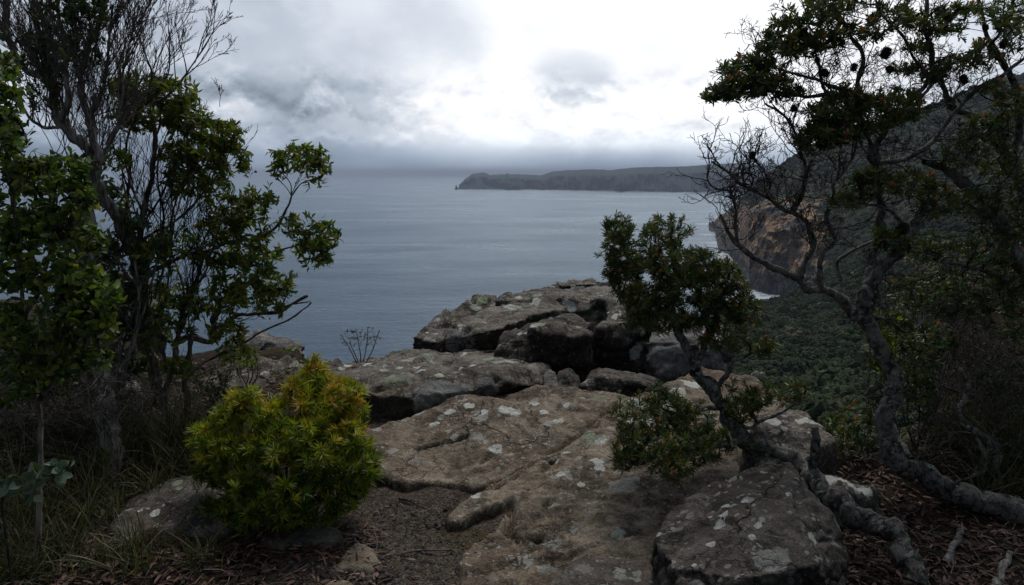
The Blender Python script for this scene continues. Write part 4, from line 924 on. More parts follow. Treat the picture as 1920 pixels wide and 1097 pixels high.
# ================= the tall banksia on the right =================
def right_banksia():
    base = G(1925, 985, GZ, GS, 2.6); e = plant('banksia_tree', base, 'tall dark banksia with a leaning lichen-blotched trunk and bare branches on its seaward side', 'tree', 'banksia trees')
    L = Limbs(); L.k = .86
    L.limb([(1990, 985, 3.35), (1930, 962, 3.4), (1860, 946, 3.45), (1795, 925, 3.5), (1735, 892, 3.52), (1690, 868, 3.55), (1662, 835, 3.6), (1656, 790, 3.62), (1676, 742, 3.65), (1668, 695, 3.68), (1642, 645, 3.7), (1628, 600, 3.7), (1622, 560, 3.7), (1628, 530, 3.7), (1662, 496, 3.7), (1690, 462, 3.72), (1708, 425, 3.75), (1725, 400, 3.8)], 26, 9, 12, .2, 11, 7, .4)
    L.limb([(1626, 600, 3.7), (1600, 586, 3.68), (1574, 560, 3.66), (1545, 543, 3.64), (1512, 541, 3.62), (1493, 521, 3.6), (1455, 503, 3.58), (1413, 484, 3.55), (1383, 458, 3.52), (1366, 432, 3.5), (1350, 404, 3.5)], 12, 3.4, 9, .3, 12, 6, .4)
    L.limb([(1500, 528, 3.6), (1506, 500, 3.62), (1510, 480, 3.64), (1524, 456, 3.66), (1518, 420, 3.66), (1503, 407, 3.65), (1482, 399, 3.62), (1460, 385, 3.6), (1437, 368, 3.58), (1413, 356, 3.56), (1387, 345, 3.54), (1367, 324, 3.52), (1334, 303, 3.5)], 8, 2, 8, .3, 13)
    L.limb([(1482, 399, 3.62), (1494, 382, 3.6), (1508, 352, 3.58), (1513, 318, 3.56), (1505, 294, 3.55), (1490, 250, 3.5), (1470, 215, 3.48), (1435, 195, 3.45)], 6, 2, 7, .3, 14)
    L.limb([(1383, 458, 3.52), (1380, 430, 3.5), (1379, 400, 3.48), (1373, 372, 3.46), (1366, 356, 3.45), (1340, 353, 3.44), (1326, 333, 3.43), (1330, 305, 3.43)], 4, 1.4, 6, .3, 15)
    L.limb([(1378, 372, 3.48), (1398, 360, 3.5), (1412, 340, 3.5), (1404, 318, 3.5), (1409, 295, 3.5)], 2.4, 1.2, 5, .3, 16)
    L.limb([(1437, 368, 3.58), (1445, 345, 3.56), (1432, 322, 3.54), (1415, 300, 3.52), (1420, 282, 3.5)], 3, 1.2, 5, .3, 17)
    L.limb([(1540, 545, 3.64), (1539, 518, 3.6), (1537, 486, 3.58), (1556, 462, 3.58), (1563, 445, 3.58), (1551, 413, 3.56), (1561, 371, 3.56), (1564, 341, 3.55), (1580, 324, 3.54), (1597, 300, 3.52), (1606, 272, 3.5)], 6, 2.4, 7, .3, 18)
    L.limb([(1592, 578, 3.68), (1580, 540, 3.75), (1570, 505, 3.8), (1576, 485, 3.8), (1600, 470, 3.8), (1640, 450, 3.85)], 6, 2.5, 7, .3, 19)
    L.limb([(1624, 545, 3.7), (1636, 500, 3.72), (1645, 450, 3.74), (1648, 405, 3.75), (1649, 370, 3.75), (1644, 318, 3.74), (1640, 290, 3.72), (1648, 262, 3.7), (1665, 235, 3.7), (1695, 205, 3.7), (1735, 160, 3.7), (1748, 110, 3.7), (1735, 50, 3.7), (1740, -20, 3.7)], 10, 4, 9, .3, 20)
    L.limb([(1644, 310, 3.74), (1628, 295, 3.7), (1632, 270, 3.68), (1615, 235, 3.62), (1612, 200, 3.6), (1608, 150, 3.6), (1620, 120, 3.6), (1612, 90, 3.6), (1590, 60, 3.6), (1570, 20, 3.6), (1560, -10, 3.6)], 6, 3, 8, .3, 21)
    L.limb([(1612, 175, 3.6), (1570, 165, 3.55), (1530, 150, 3.5), (1490, 140, 3.5), (1460, 130, 3.5)], 4.5, 2, 6, .3, 22)
    L.limb([(1615, 205, 3.6), (1560, 180, 3.5), (1510, 180, 3.46), (1450, 172, 3.44), (1400, 165, 3.42)], 5, 2, 6, .3, 23)
    L.limb([(1585, 182, 3.55), (1548, 170, 3.55), (1536, 120, 3.5), (1525, 90, 3.5), (1505, 72, 3.5), (1480, 75, 3.5)], 4, 1.8, 6, .3, 24)
    L.limb([(1642, 305, 3.7), (1690, 300, 3.75), (1740, 275, 3.8), (1790, 210, 3.8), (1830, 170, 3.8), (1880, 140, 3.8), (1930, 105, 3.8)], 6, 3.5, 7, .3, 25)
    L.limb([(1665, 235, 3.7), (1690, 215, 3.7), (1745, 160, 3.65), (1715, 110, 3.65), (1695, 70, 3.65), (1650, 25, 3.6), (1640, -20, 3.6)], 4.5, 2, 6, .3, 26)
    L.limb([(1725, 400, 3.8), (1765, 385, 3.85), (1800, 360, 3.85), (1830, 350, 3.9)], 5, 2.5, 6, .4, 27)
    L.limb([(1708, 425, 3.75), (1672, 400, 3.65), (1650, 388, 3.6), (1610, 378, 3.55)], 4, 2, 6, .4, 28)
    L.limb([(1630, 590, 3.7), (1665, 605, 3.75), (1700, 622, 3.8), (1735, 595, 3.85), (1712, 560, 3.85), (1700, 520, 3.85)], 4, 1.8, 6, .4, 29)
    L.limb([(1710, 860, 3.55), (1672, 792, 3.9), (1690, 745, 4.0), (1728, 720, 4.05), (1780, 728, 4.05), (1830, 745, 4.0)], 5, 2.5, 6, .4, 30)
    T = Mesh(); C = Mesh()
    cl = [(1345, 172, 3.42, 34, 15, .1, 34), (1388, 165, 3.42, 44, 22, .14, 60), (1385, 132, 3.45, 30, 18, .1, 26), (1430, 150, 3.45, 48, 24, .14, 60), (1440, 108, 3.48, 42, 24, .12, 46), (1470, 62, 3.5, 38, 26, .12, 46), (1500, 90, 3.5, 40, 18, .12, 30), (1530, 30, 3.55, 50, 28, .16, 60), (1560, 5, 3.6, 50, 18, .14, 36), (1535, 75, 3.5, 44, 16, .12, 34), (1580, 60, 3.55, 40, 20, .12, 26),
          (1460, 170, 3.45, 40, 12, .1, 20), (1590, 190, 3.5, 44, 26, .14, 56), (1560, 215, 3.45, 48, 28, .14, 66), (1625, 215, 3.55, 56, 34, .18, 90), (1690, 195, 3.6, 54, 30, .16, 70), (1525, 262, 3.45, 36, 26, .12, 50), (1570, 255, 3.45, 48, 18, .12, 46), (1545, 240, 3.4, 30, 20, .1, 24),
          (1680, 30, 3.65, 56, 22, .16, 40), (1640, 55, 3.6, 30, 20, .14, 20), (1760, 45, 3.7, 56, 26, .16, 46), (1790, 20, 3.7, 40, 14, .16, 20), (1720, 90, 3.65, 24, 12, .1, 14), (1800, 120, 3.75, 46, 20, .16, 34), (1850, 100, 3.8, 36, 24, .16, 30), (1900, 60, 3.8, 36, 36, .16, 40), (1860, 25, 3.8, 36, 20, .16, 20),
          (1640, 345, 3.6, 50, 22, .14, 50), (1590, 375, 3.55, 32, 14, .1, 30), (1622, 330, 3.58, 26, 14, .1, 20), (1710, 345, 3.75, 46, 26, .16, 50), (1760, 375, 3.8, 46, 30, .16, 50), (1680, 455, 3.65, 36, 16, .1, 34), (1655, 440, 3.6, 18, 12, .1, 14), (1700, 130, 3.6, 30, 12, .1, 12), (1745, 140, 3.7, 30, 14, .1, 14),
          (1690, 535, 3.85, 22, 14, .1, 14), (1690, 605, 3.8, 26, 18, .12, 16), (1740, 640, 4.0, 34, 30, .14, 26), (1880, 170, 3.8, 40, 16, .12, 24)]
    tips = []
    for px, py, d, rx, ry, dz, n in cl: tips += cluster_pts((px, py, d), n, rx, ry, dz)
    nt = len(tips); tp, dr, lf = twigs(T, L.nodes, tips, .0013, .46, .3, .14, .012, 4, 3, 5)
    for v in L.nodes:
        x, y, _ = to_px(v)
        if y < 470 and y > 285 and x < 1615 and rng.random() < .55:
            for k in range(1): spray(T, v, pdir(rng.normal(-12 if x < 1480 else 5, 50), rng.normal()*.4), rng.uniform(.06, .24), rng.uniform(.002, .0035), 2, .75, .24, .15, .0012, 4)
        elif y < 300 and rng.random() < .5: spray(T, v, pdir(rng.normal(0, 70), rng.normal()*.5), rng.uniform(.08, .3), rng.uniform(.002, .004), 3, .75, .22, .1, .0012, 4)
        elif x > 1620 and rng.random() < .25 and y < 700: spray(T, v, pdir(rng.normal(30, 60), rng.normal()*.5), rng.uniform(.08, .3), rng.uniform(.002, .004), 3, .7, .22, .1, .0012, 4)
    for x, y, a, l, dd in [(1502, 294, -35, .34, 3.55), (1490, 262, -40, .3, 3.5), (1470, 215, -70, .2, 3.48), (1505, 300, -60, .3, 3.55), (1508, 340, -50, .25, 3.56), (1437, 368, -20, .22, 3.58), (1400, 352, -15, .2, 3.55), (1380, 340, 10, .2, 3.54), (1352, 315, -30, .16, 3.5), (1420, 290, 20, .14, 3.5)]:
        spray(T, P(x, y, dd), pdir(a, rng.normal()*.15), l*.9, .0036, 2, .65, .2, .3, .0012, 4)
    a, b = tp[:nt], dr[:nt]
    rosettes(C, a, b, 15, .044, .0068, 'oblong', .95, .04, .3, .05, .55)
    nn = rng.random(nt) < .03; ntp = a[nn]; rosettes(C, ntp+np.array([0, -.01, .02]), np.tile([0, 0, 1.], (len(ntp), 1)), 11, .030, .008, 'oblong', .55, .012, .6, 1.0, .2)
    L.M.build('trunk', BARK_DARK, e); T.build('twigs', TWIG_DARK, e); C.build('crown', L_BANK, e)
    add_cones(e, [(1437, 128, 3.4, 1.15), (1503, 58, 3.45, .9), (1549, 135, 3.5, .95), (1535, 112, 3.5, .7), (1657, 98, 3.5, 1.15), (1672, 128, 3.55, .9), (1410, 291, 3.48, .75), (1690, 425, 3.6, 1.4), (1575, 222, 3.35, 1.4), (1752, 148, 3.6, .85), (1812, 148, 3.7, 1.0), (1880, 82, 3.75, 1.0), (1476, 175, 3.42, .7), (1502, 165, 3.42, .7), (1722, 122, 3.65, .8), (1780, 28, 3.6, .8), (1600, 125, 3.6, .8), (1490, 202, 3.45, .7), (1850, 50, 3.7, .7)])
right_banksia()

def far_right_banksia():
    base = P(2080, 900, 4.2); e = plant('banksia_tree', base, 'dark banksia at the right edge whose thick bare limbs cross in front of the mountain', 'tree', 'banksia trees')
    L = Limbs()
    L.limb([(2090, 900, 4.2), (2040, 700, 4.2), (1990, 560, 4.2), (1900, 480, 4.15), (1880, 430, 4.1), (1850, 390, 4.1), (1815, 345, 4.1), (1770, 318, 4.05), (1730, 305, 4.0)], 22, 6, 9, .3, 31)
    L.limb([(1990, 560, 4.2), (1930, 400, 4.2), (1890, 290, 4.2), (1850, 250, 4.15), (1815, 262, 4.1)], 13, 5, 8, .3, 32)
    L.limb([(1905, 330, 4.2), (1880, 260, 4.15), (1840, 225, 4.1), (1790, 205, 4.1), (1768, 165, 4.05), (1745, 130, 4.0)], 9, 4, 8, .3, 33)
    L.limb([(1900, 310, 4.2), (1912, 210, 4.1), (1895, 150, 4.0), (1870, 100, 4.0), (1850, 60, 4.0), (1835, 0, 4.0)], 8, 3, 8, .3, 34)
    L.limb([(1990, 560, 4.2), (1940, 530, 4.1), (1880, 520, 4.1), (1820, 500, 4.05), (1760, 490, 4.0)], 7, 3, 7, .3, 35)
    T = Mesh(); C = Mesh(); tips = []
    for px, py, d, rx, ry, dz, n in [(1845, 240, 4.0, 56, 28, .16, 70), (1810, 290, 4.0, 46, 24, .14, 36), (1880, 320, 4.1, 44, 44, .18, 60), (1900, 200, 4.0, 40, 30, .16, 40), (1830, 380, 4.0, 46, 30, .16, 50), (1890, 420, 4.1, 44, 44, .18, 70), (1850, 470, 4.05, 50, 30, .16, 50), (1760, 455, 3.95, 40, 18, .12, 26), (1730, 480, 3.95, 36, 14, .1, 20), (1900, 520, 4.1, 40, 34, .16, 50), (1820, 550, 4.05, 56, 30, .16, 36), (1905, 600, 4.1, 30, 40, .16, 30), (1900, 10, 4.0, 40, 30, .16, 30)]:
        tips += cluster_pts((px, py, d), n, rx, ry, dz)
    nt = len(tips)
    for px, py, d, rx, ry, dz, n in [(1850, 160, 4.0, 80, 70, .2, 70), (1860, 300, 4.1, 70, 60, .2, 60), (1800, 420, 4.1, 100, 70, .25, 110), (1860, 520, 4.1, 80, 80, .25, 90)]:
        tips += cluster_pts((px, py, d), n//3, rx, ry, dz, .3)
    tp, dr, lf = twigs(T, L.nodes, tips, .0013, .46, .3, .14, .014, 4, 3, 9)
    for v in L.nodes:
        if rng.random() < .4: spray(T, v, pdir(rng.normal(-20, 60), rng.normal()*.5), rng.uniform(.1, .4), rng.uniform(.002, .004), 3, .7, .22, .1, .0012, 4)
    rosettes(C, tp[:nt], dr[:nt], 14, .042, .0068, 'oblong', .95, .04, .3, 0, .55)
    ntp = tp[:nt][rng.random(nt) < .03]; rosettes(C, ntp+np.array([0, -.01, .02]), np.tile([0, 0, 1.], (len(ntp), 1)), 11, .030, .008, 'oblong', .55, .012, .6, .9, .2)
    L.M.build('trunk', BARK_DARK, e); T.build('twigs', TWIG_DARK, e); C.build('crown', L_BANK, e)
far_right_banksia()

# ================= dead grey tree and gums on the left =================
def left_dead_tree():
    Limbs.k = .72; base = G(215, 885, GZ, GS, 2.6); db = to_px(base)[2]; e = plant('dead_tree', base, 'big gnarled grey dead tree with a mass of fine bare twigs, top left', 'tree')
    L = Limbs(); d = db
    L.limb([(217, 905, d), (212, 830, d+.02), (200, 750, d+.06), (188, 660, d+.1), (172, 570, d+.15), (158, 480, d+.18), (165, 400, d+.2), (178, 330, d+.2), (170, 290, d+.2), (146, 262, d+.2), (120, 238, d+.2), (102, 205, d+.2), (106, 172, d+.2), (92, 146, d+.2), (70, 120, d+.2), (47, 78, d+.2)], 21, 9, 12, .25, 41, 7, .5)
    L.limb([(300, 800, d+.9), (292, 705, d+.85), (276, 650, d+.8), (262, 580, d+.7), (262, 520, d+.6), (254, 482, d+.55), (240, 456, d+.5), (219, 416, d+.45), (197, 378, d+.35), (183, 335, d+.25)], 14, 11, 10, .25, 42, 6, .5)
    L.limb([(178, 320, d+.2), (186, 290, d+.15), (172, 240, d+.15), (166, 215, d+.15), (150, 168, d+.15), (160, 110, d+.15), (172, 70, d+.15), (190, 30, d+.15), (198, -20, d+.15)], 11, 5, 9, .25, 43, 6, .5)
    L.limb([(130, 245, d+.2), (118, 215, d+.15), (130, 180, d+.1), (122, 130, d+.1), (118, 80, d+.1), (112, 30, d+.1), (108, -20, d+.1)], 8, 4, 8, .3, 44)
    L.limb([(100, 205, d+.2), (88, 140, d+.2), (74, 70, d+.2), (62, 18, d+.2), (58, -20, d+.2)], 8, 4, 8, .3, 45)
    L.limb([(110, 240, d+.15), (80, 240, d+.1), (55, 220, d+.1), (42, 200, d+.1)], 5, 3, 7, .3, 46)
    L.limb([(92, 150, d+.25), (60, 135, d+.3), (40, 118, d+.3), (20, 80, d+.3), (12, 40, d+.3), (8, -20, d+.3)], 9, 7, 8, .3, 47, 6, .5)
    L.limb([(20, 80, d+.3), (-5, 60, d+.3), (-20, 20, d+.3)], 6, 4, 7, .3, 48)
    L.limb([(165, 225, d+.15), (190, 180, d+.1), (200, 120, d+.1), (206, 60, d+.1), (212, 10, d+.1)], 5, 2.5, 7, .3, 49)
    L.limb([(188, 300, d+.2), (215, 250, d+.1), (228, 190, d+.1), (232, 130, d+.1), (245, 70, d+.1), (262, 10, d+.1)], 4, 1.6, 6, .3, 50)
    L.limb([(186, 310, d+.2), (205, 262, d+.3), (225, 235, d+.3), (240, 228, d+.3)], 6, 2.5, 7, .3, 51)
    L.limb([(160, 290, d+.2), (130, 300, d+.3), (100, 285, d+.3)], 5, 3, 7, .3, 52)
    T = Mesh(); C = Mesh(); ends = []
    for v in L.nodes:
        x, y, _ = to_px(v)
        if y > 335 or rng.random() < .25: continue
        for k in range(1 if (y > 200 or rng.random() < .6) else 2):
            a = rng.normal((x-110)*.18, 24); l = rng.uniform(.16, .48)*(1.0 if y > 100 else .8)
            spray(T, v, pdir(a, rng.normal()*.35), l, rng.uniform(.0022, .0045), 3, .42, .10, .25, .0010, 3, ends)
    for x, y, a, l in [(226, 190, 20, .55), (236, 120, 28, .5), (228, 230, 26, .6), (206, 60, 25, .45), (240, 225, 35, .35), (250, 60, 35, .35), (214, 140, 22, .5)]:
        spray(T, P(x, y, d+.1), pdir(a), l, .0045, 4, .38, .08, .2, .0010, 3, ends)
    E = np.array([q[0] for q in ends]); D = np.array([q[1] for q in ends]); pyx = np.array([to_px(v)[1] for v in E]); pxx = np.array([to_px(v)[0] for v in E]); s = rng.random(len(E))
    k = (((s < .035) & (pyx < 120) & (pxx > 60) & (pxx < 200)) | ((s < .2) & (pyx < 30) & (pxx > 120) & (pxx < 200)) | ((s < .05) & (pyx > 60) & (pyx < 300) & (pxx < 120)))
    rosettes(C, E[k], D[k], 8, .042, .015, 'gum', .9, .05, .1, .0, .4)
    L.M.build('trunk', BARK_GREY, e); T.build('twigs', TWIG_GREY, e); C.build('crown', L_GUM2, e)
left_dead_tree()

def gum_tree():
    Limbs.k = .62; base = G(318, 800, GZ, GS, 2.6); d = to_px(base)[2]; e = plant('gum_tree', base, 'green gum with several slender stems and leafy branches reaching out over the sea', 'tree', 'gum trees')
    L = Limbs()
    L.limb([(322, 815, d), (308, 760, d), (295, 708, d), (278, 655, d), (262, 600, d), (262, 520, d), (263, 446, d), (270, 395, d), (280, 345, d), (289, 300, d), (290, 255, d), (286, 204, d), (288, 168, d)], 11, 6, 9, .25, 61, 6, .35)
    L.limb([(288, 172, d), (283, 130, d), (270, 95, d), (259, 60, d)], 4, 1.4, 6, .3, 62)
    L.limb([(288, 172, d), (303, 155, d), (316, 138, d), (318, 100, d), (317, 56, d)], 3.6, 1.2, 6, .3, 63)
    L.limb([(300, 190, d), (328, 165, d), (350, 136, d), (378, 96, d), (394, 68, d), (414, 38, d)], 3.6, 1.2, 6, .3, 64)
    L.limb([(289, 270, d), (300, 225, d), (302, 190, d)], 4, 3, 6, .3, 64)
    L.limb([(355, 800, d+.1), (352, 755, d+.1), (348, 705, d+.1), (357, 665, d+.1), (360, 618, d+.1)], 12, 6, 9, .3, 65, 6, .6)
    L.limb([(310, 750, d), (325, 680, d), (335, 620, d+.1), (350, 560, d+.15), (368, 525, d+.15), (380, 485, d+.15), (392, 470, d+.15)], 9, 4, 8, .3, 66)
    L.limb([(278, 655, d), (280, 600, d+.1), (272, 540, d+.1), (292, 505, d+.1), (342, 482, d+.1), (393, 470, d+.1), (430, 452, d+.1), (473, 448, d+.1), (517, 426, d+.1), (538, 390, d+.1), (547, 366, d+.1)], 8, 3, 8, .3, 67)
    L.limb([(546, 368, d+.1), (545, 345, d+.1), (530, 325, d+.1)], 2.2, 1.4, 5, .3, 68)
    L.limb([(546, 368, d+.1), (565, 345, d+.1), (590, 335, d+.1)], 2.2, 1.4, 5, .3, 69)
    L.limb([(265, 450, d), (290, 436, d+.1), (313, 426, d+.1), (349, 397, d+.1), (375, 370, d+.1), (395, 340, d+.1), (410, 300, d+.1)], 5, 2, 7, .3, 70)
    L.limb([(395, 470, d+.1), (430, 485, d+.1), (470, 480, d+.1), (520, 470, d+.1), (560, 460, d+.1), (590, 450, d+.1)], 4, 1.6, 6, .3, 71)
    L.limb([(270, 400, d), (245, 345, d+.15), (235, 290, d+.15), (245, 240, d+.15), (262, 205, d+.15)], 4, 2, 6, .3, 72)
    L.limb([(262, 480, d), (238, 420, d+.2), (242, 340, d+.2), (247, 290, d+.2)], 7, 4, 7, .3, 73)
    L.limb([(268, 420, d), (300, 370, d+.1), (325, 320, d+.1), (340, 280, d+.1), (350, 245, d+.1)], 4, 2, 6, .3, 74)
    L.limb([(395, 628, d+.2), (400, 600, d+.2), (412, 575, d+.2), (432, 545, d+.2), (450, 520, d+.2)], 10, 5, 8, .3, 75)
    L.limb([(335, 640, d+.1), (360, 632, d+.15), (395, 640, d+.2), (430, 600, d+.2), (480, 588, d+.2), (520, 584, d+.15), (552, 568, d+.15), (577, 556, d+.15)], 9, 3.5, 9, .35, 76, 6, .7)
    L.limb([(552, 570, d+.15), (582, 566, d+.15)], 3, 1.5, 6, .2, 77)
    L.limb([(345, 720, d), (370, 690, d), (415, 662, d+.05), (455, 645, d+.1), (490, 622, d+.12), (540, 600, d+.15), (572, 578, d+.15), (584, 566, d+.15)], 4.5, 2, 7, .3, 78)
    L.limb([(520, 584, d+.15), (532, 566, d+.15), (536, 556, d+.15)], 3, 1.5, 6, .2, 79)
    for xa, ya, xb, yb, r_, sd in [(300, 720, 232, 330, 4, 80), (285, 650, 350, 330, 3.4, 81), (272, 600, 225, 250, 3.2, 82), (330, 640, 400, 420, 3.2, 83), (268, 520, 320, 230, 3, 84), (290, 560, 375, 300, 2.8, 85), (310, 690, 205, 470, 3.4, 86), (350, 560, 440, 420, 2.8, 87), (345, 600, 300, 380, 2.8, 88)]:
        L.limb([(xa, ya, d+.05), (xa+(xb-xa)*.3+rng.normal()*12, ya+(yb-ya)*.35, d+rng.uniform(-.1, .2)), (xa+(xb-xa)*.65+rng.normal()*10, ya+(yb-ya)*.7, d+rng.uniform(-.1, .25)), (xb, yb, d+rng.uniform(-.1, .3))], r_*1.5, 1.6, 6, .3, sd)
    T = Mesh(); C = Mesh(); tips = []; q = d+.1
    for px, py, dd, rx, ry, dz, n in [(262, 165, q, 56, 26, .2, 100), (320, 175, q, 52, 30, .2, 110), (350, 215, q, 42, 28, .2, 80), (290, 220, q, 70, 28, .25, 110), (235, 200, q, 36, 34, .15, 50), (385, 240, q, 42, 28, .2, 70), (425, 252, q, 36, 26, .16, 60), (430, 300, q, 36, 30, .16, 60), (380, 285, q, 48, 34, .2, 80), (335, 290, q, 38, 26, .2, 50), (350, 335, q, 50, 34, .2, 80), (400, 350, q, 34, 30, .16, 36),
                                      (560, 292, q, 50, 20, .14, 70), (585, 315, q, 32, 22, .14, 40), (522, 310, q, 22, 20, .1, 22), (475, 375, q, 38, 30, .16, 60), (445, 400, q, 36, 34, .16, 50), (410, 420, q, 46, 34, .2, 60), (470, 430, q, 44, 26, .18, 50), (565, 425, q, 34, 26, .16, 46), (600, 445, q, 34, 28, .16, 50), (585, 480, q, 36, 22, .14, 40), (480, 480, q, 50, 30, .2, 70), (440, 510, q, 60, 34, .2, 90), (510, 530, q, 42, 28, .18, 60), (480, 560, q, 60, 26, .2, 70), (400, 565, q, 60, 30, .25, 80),
                                      (330, 460, q, 56, 34, .25, 60), (280, 470, d-.1, 36, 30, .15, 36), (300, 540, q, 50, 40, .25, 50), (330, 590, q, 40, 34, .2, 50), (290, 620, d-.1, 36, 34, .15, 36), (320, 680, d-.05, 34, 30, .12, 26), (410, 470, q, 40, 30, .2, 40), (215, 300, q, 30, 26, .15, 30), (215, 370, q, 26, 20, .15, 16), (420, 620, q, 40, 20, .15, 30), (440, 665, q, 40, 20, .15, 26)]:
        tips += cluster_pts((px, py, dd), n, rx, ry, dz)
    tips = [t_ for t_ in tips if rng.random() < .80]; nt = len(tips)
    tp, dr, lf = twigs(T, L.nodes, tips, .0013, .45, .25, .12, .012, 4, 3, 17)
    for x, y, a, l, r in [(262, 75, -12, .18, .003), (270, 95, 25, .2, .003), (283, 130, -30, .2, .003), (318, 100, -15, .2, .003), (318, 70, 8, .2, .003), (330, 160, 5, .32, .004), (350, 136, 8, .28, .004), (365, 118, 28, .3, .004), (378, 96, 5, .22, .003), (394, 68, 40, .2, .003), (400, 60, 15, .18, .003), (345, 145, 55, .28, .004), (360, 130, 75, .26, .003), (300, 190, 10, .3, .004), (412, 200, 0, .12, .002),
                          (546, 366, -22, .12, .003), (546, 366, 30, .12, .003), (560, 490, 90, .16, .003)]:
        spray(T, P(x, y, d+.05), pdir(a, rng.normal()*.2), l, r, 3, .42, .10, .15, .0011, 4)
    for v in L.nodes:
        x, y, _ = to_px(v)
        if 300 < y < 640 and x < 420 and rng.random() < .35: spray(T, v, pdir(rng.normal(20, 25), rng.normal()*.4), rng.uniform(.15, .45), rng.uniform(.002, .004), 2, .4, .1, .25, .0011, 4)
    a, b = tp[:nt], dr[:nt]
    rosettes(C, a, b, 8, .056, .016, 'gum', 1.0, .075, .15, 0, .65, .45)
    L.M.build('trunk', BARK_BROWN, e); T.build('twigs', TWIG_DARK, e); C.build('crown', L_GUM, e)
gum_tree()

def left_gum():
    Limbs.k = 1.0; base = P(60, 960, 3.1); base.z = ground_z(base.x, base.y); e = plant('gum_tree', base, 'dark broad-leaved young gum filling the left edge, with a few red leaves', 'tree', 'gum trees')
    L = Limbs(); x0, y0, _ = to_px(base)
    L.limb([(x0, y0+10, 3.05), (75, 800, 3.1), (60, 690, 3.1), (40, 560, 3.1), (30, 430, 3.1), (15, 300, 3.1), (10, 180, 3.1)], 5, 3, 8, .3, 81)
    L.limb([(68, 760, 3.1), (110, 690, 3.0), (150, 620, 2.95), (170, 560, 2.95), (150, 480, 2.95), (120, 400, 3.0)], 6, 2.5, 7, .3, 82)
    L.limb([(45, 600, 3.1), (80, 520, 3.1), (100, 440, 3.1), (90, 350, 3.1)], 5, 2.5, 7, .3, 83)
    L.limb([(60, 700, 3.1), (10, 640, 3.0), (-30, 560, 3.0)], 5, 3, 7, .3, 84)
    L.limb([(110, 690, 3.0), (150, 680, 2.95), (190, 650, 2.95)], 3, 2, 6, .3, 85)
    T = Mesh(); C = Mesh(); tips = []
    for px, py, dd, rx, ry, dz, n in [(10, 130, 3.15, 30, 40, .15, 34), (0, 210, 3.1, 46, 50, .2, 70), (15, 290, 3.1, 50, 46, .2, 70), (60, 330, 3.1, 46, 34, .2, 60), (120, 320, 3.0, 50, 36, .18, 70), (140, 375, 3.0, 42, 34, .15, 50), (30, 400, 3.1, 60, 56, .2, 90), (90, 430, 3.05, 50, 46, .2, 70), (20, 500, 3.05, 60, 56, .2, 90), (90, 520, 3.05, 46, 44, .2, 60), (150, 520, 2.95, 40, 40, .15, 60), (185, 560, 2.9, 36, 34, .14, 60), (140, 590, 2.9, 44, 40, .15, 70), (190, 605, 2.9, 30, 34, .12, 40), (20, 620, 3.0, 56, 60, .2, 80), (90, 640, 2.95, 46, 34, .15, 40), (100, 690, 2.95, 50, 26, .12, 30), (175, 670, 2.9, 30, 24, .1, 26), (170, 450, 3.0, 26, 30, .12, 26), (15, 720, 3.0, 40, 50, .15, 34)]:
        tips += cluster_pts((px, py, dd), n, rx, ry, dz)
    tp, dr, lf = twigs(T, L.nodes, tips, .0014, .45, .25, .22, .01, 4, 3, 19)
    k_ = rng.random(len(tp)) < .78; rosettes(C, tp[k_], dr[k_], 7, .044, .020, 'broad', 1.05, .08, .05, -.16, .7, .6)
    L.M.build('trunk', BARK_BROWN, e); T.build('twigs', TWIG_DARK, e); C.build('crown', L_GUM, e)
left_gum()

def infill_gum():
    Limbs.k = 1.0; base = G(205, 810, GZ, GS, 2.6); d = to_px(base)[2]; e = plant('gum_tree', base, 'shady thin-stemmed gum sapling thicket between the grey dead tree and the leafy gum', 'tree', 'gum trees')
    L = Limbs()
    for k, (xb, yb) in enumerate([(120, 420), (205, 430), (240, 400), (160, 520), (270, 520), (100, 560), (235, 600), (300, 470)]):
        L.limb([(205+k*4-14, 818, d), (205+(xb-205)*.25+rng.normal()*14, 720, d+rng.uniform(-.1, .1)), (205+(xb-205)*.7+rng.normal()*14, 620+(yb-500)*.4, d+rng.uniform(-.15, .2)), (xb, yb, d+rng.uniform(-.15, .3))], 4.2, 1.5, 6, .3, 200+k)
    T = Mesh(); C = Mesh(); tips = []; q = d+.1
    for px, py, dd, rx, ry, dz, n in [(120, 440, q, 46, 34, .2, 46), (200, 470, q, 46, 34, .2, 50), (245, 420, q, 30, 30, .2, 30), (150, 530, q, 46, 40, .2, 50), (240, 530, q, 44, 36, .2, 50), (100, 590, q, 40, 40, .2, 40), (230, 610, q, 44, 34, .2, 50), (290, 470, q, 34, 30, .2, 30), (160, 650, q, 50, 34, .2, 40), (250, 680, q, 34, 26, .15, 26), (60, 700, q, 60, 50, .2, 50), (190, 360, q, 30, 30, .2, 26), (120, 720, q, 50, 30, .2, 26)]:
        tips += cluster_pts((px, py, dd), n, rx, ry, dz, .4)
    tp, dr, lf = twigs(T, L.nodes, tips, .0014, .45, .25, .14, .010, 4, 3, 31)
    for v in L.nodes:
        if rng.random() < .6: spray(T, v, pdir(rng.normal(0, 45), rng.normal()*.4), rng.uniform(.12, .4), rng.uniform(.002, .004), 2, .5, .14, .1, .0012, 3)
    rosettes(C, tp, dr, 7, .056, .020, 'broad', 1.05, .08, .05, -.05, .65, .6)
    L.M.build('trunk', BARK_GREY, e); T.build('twigs', TWIG_GREY, e); C.build('crown', L_GUM2, e)
infill_gum()

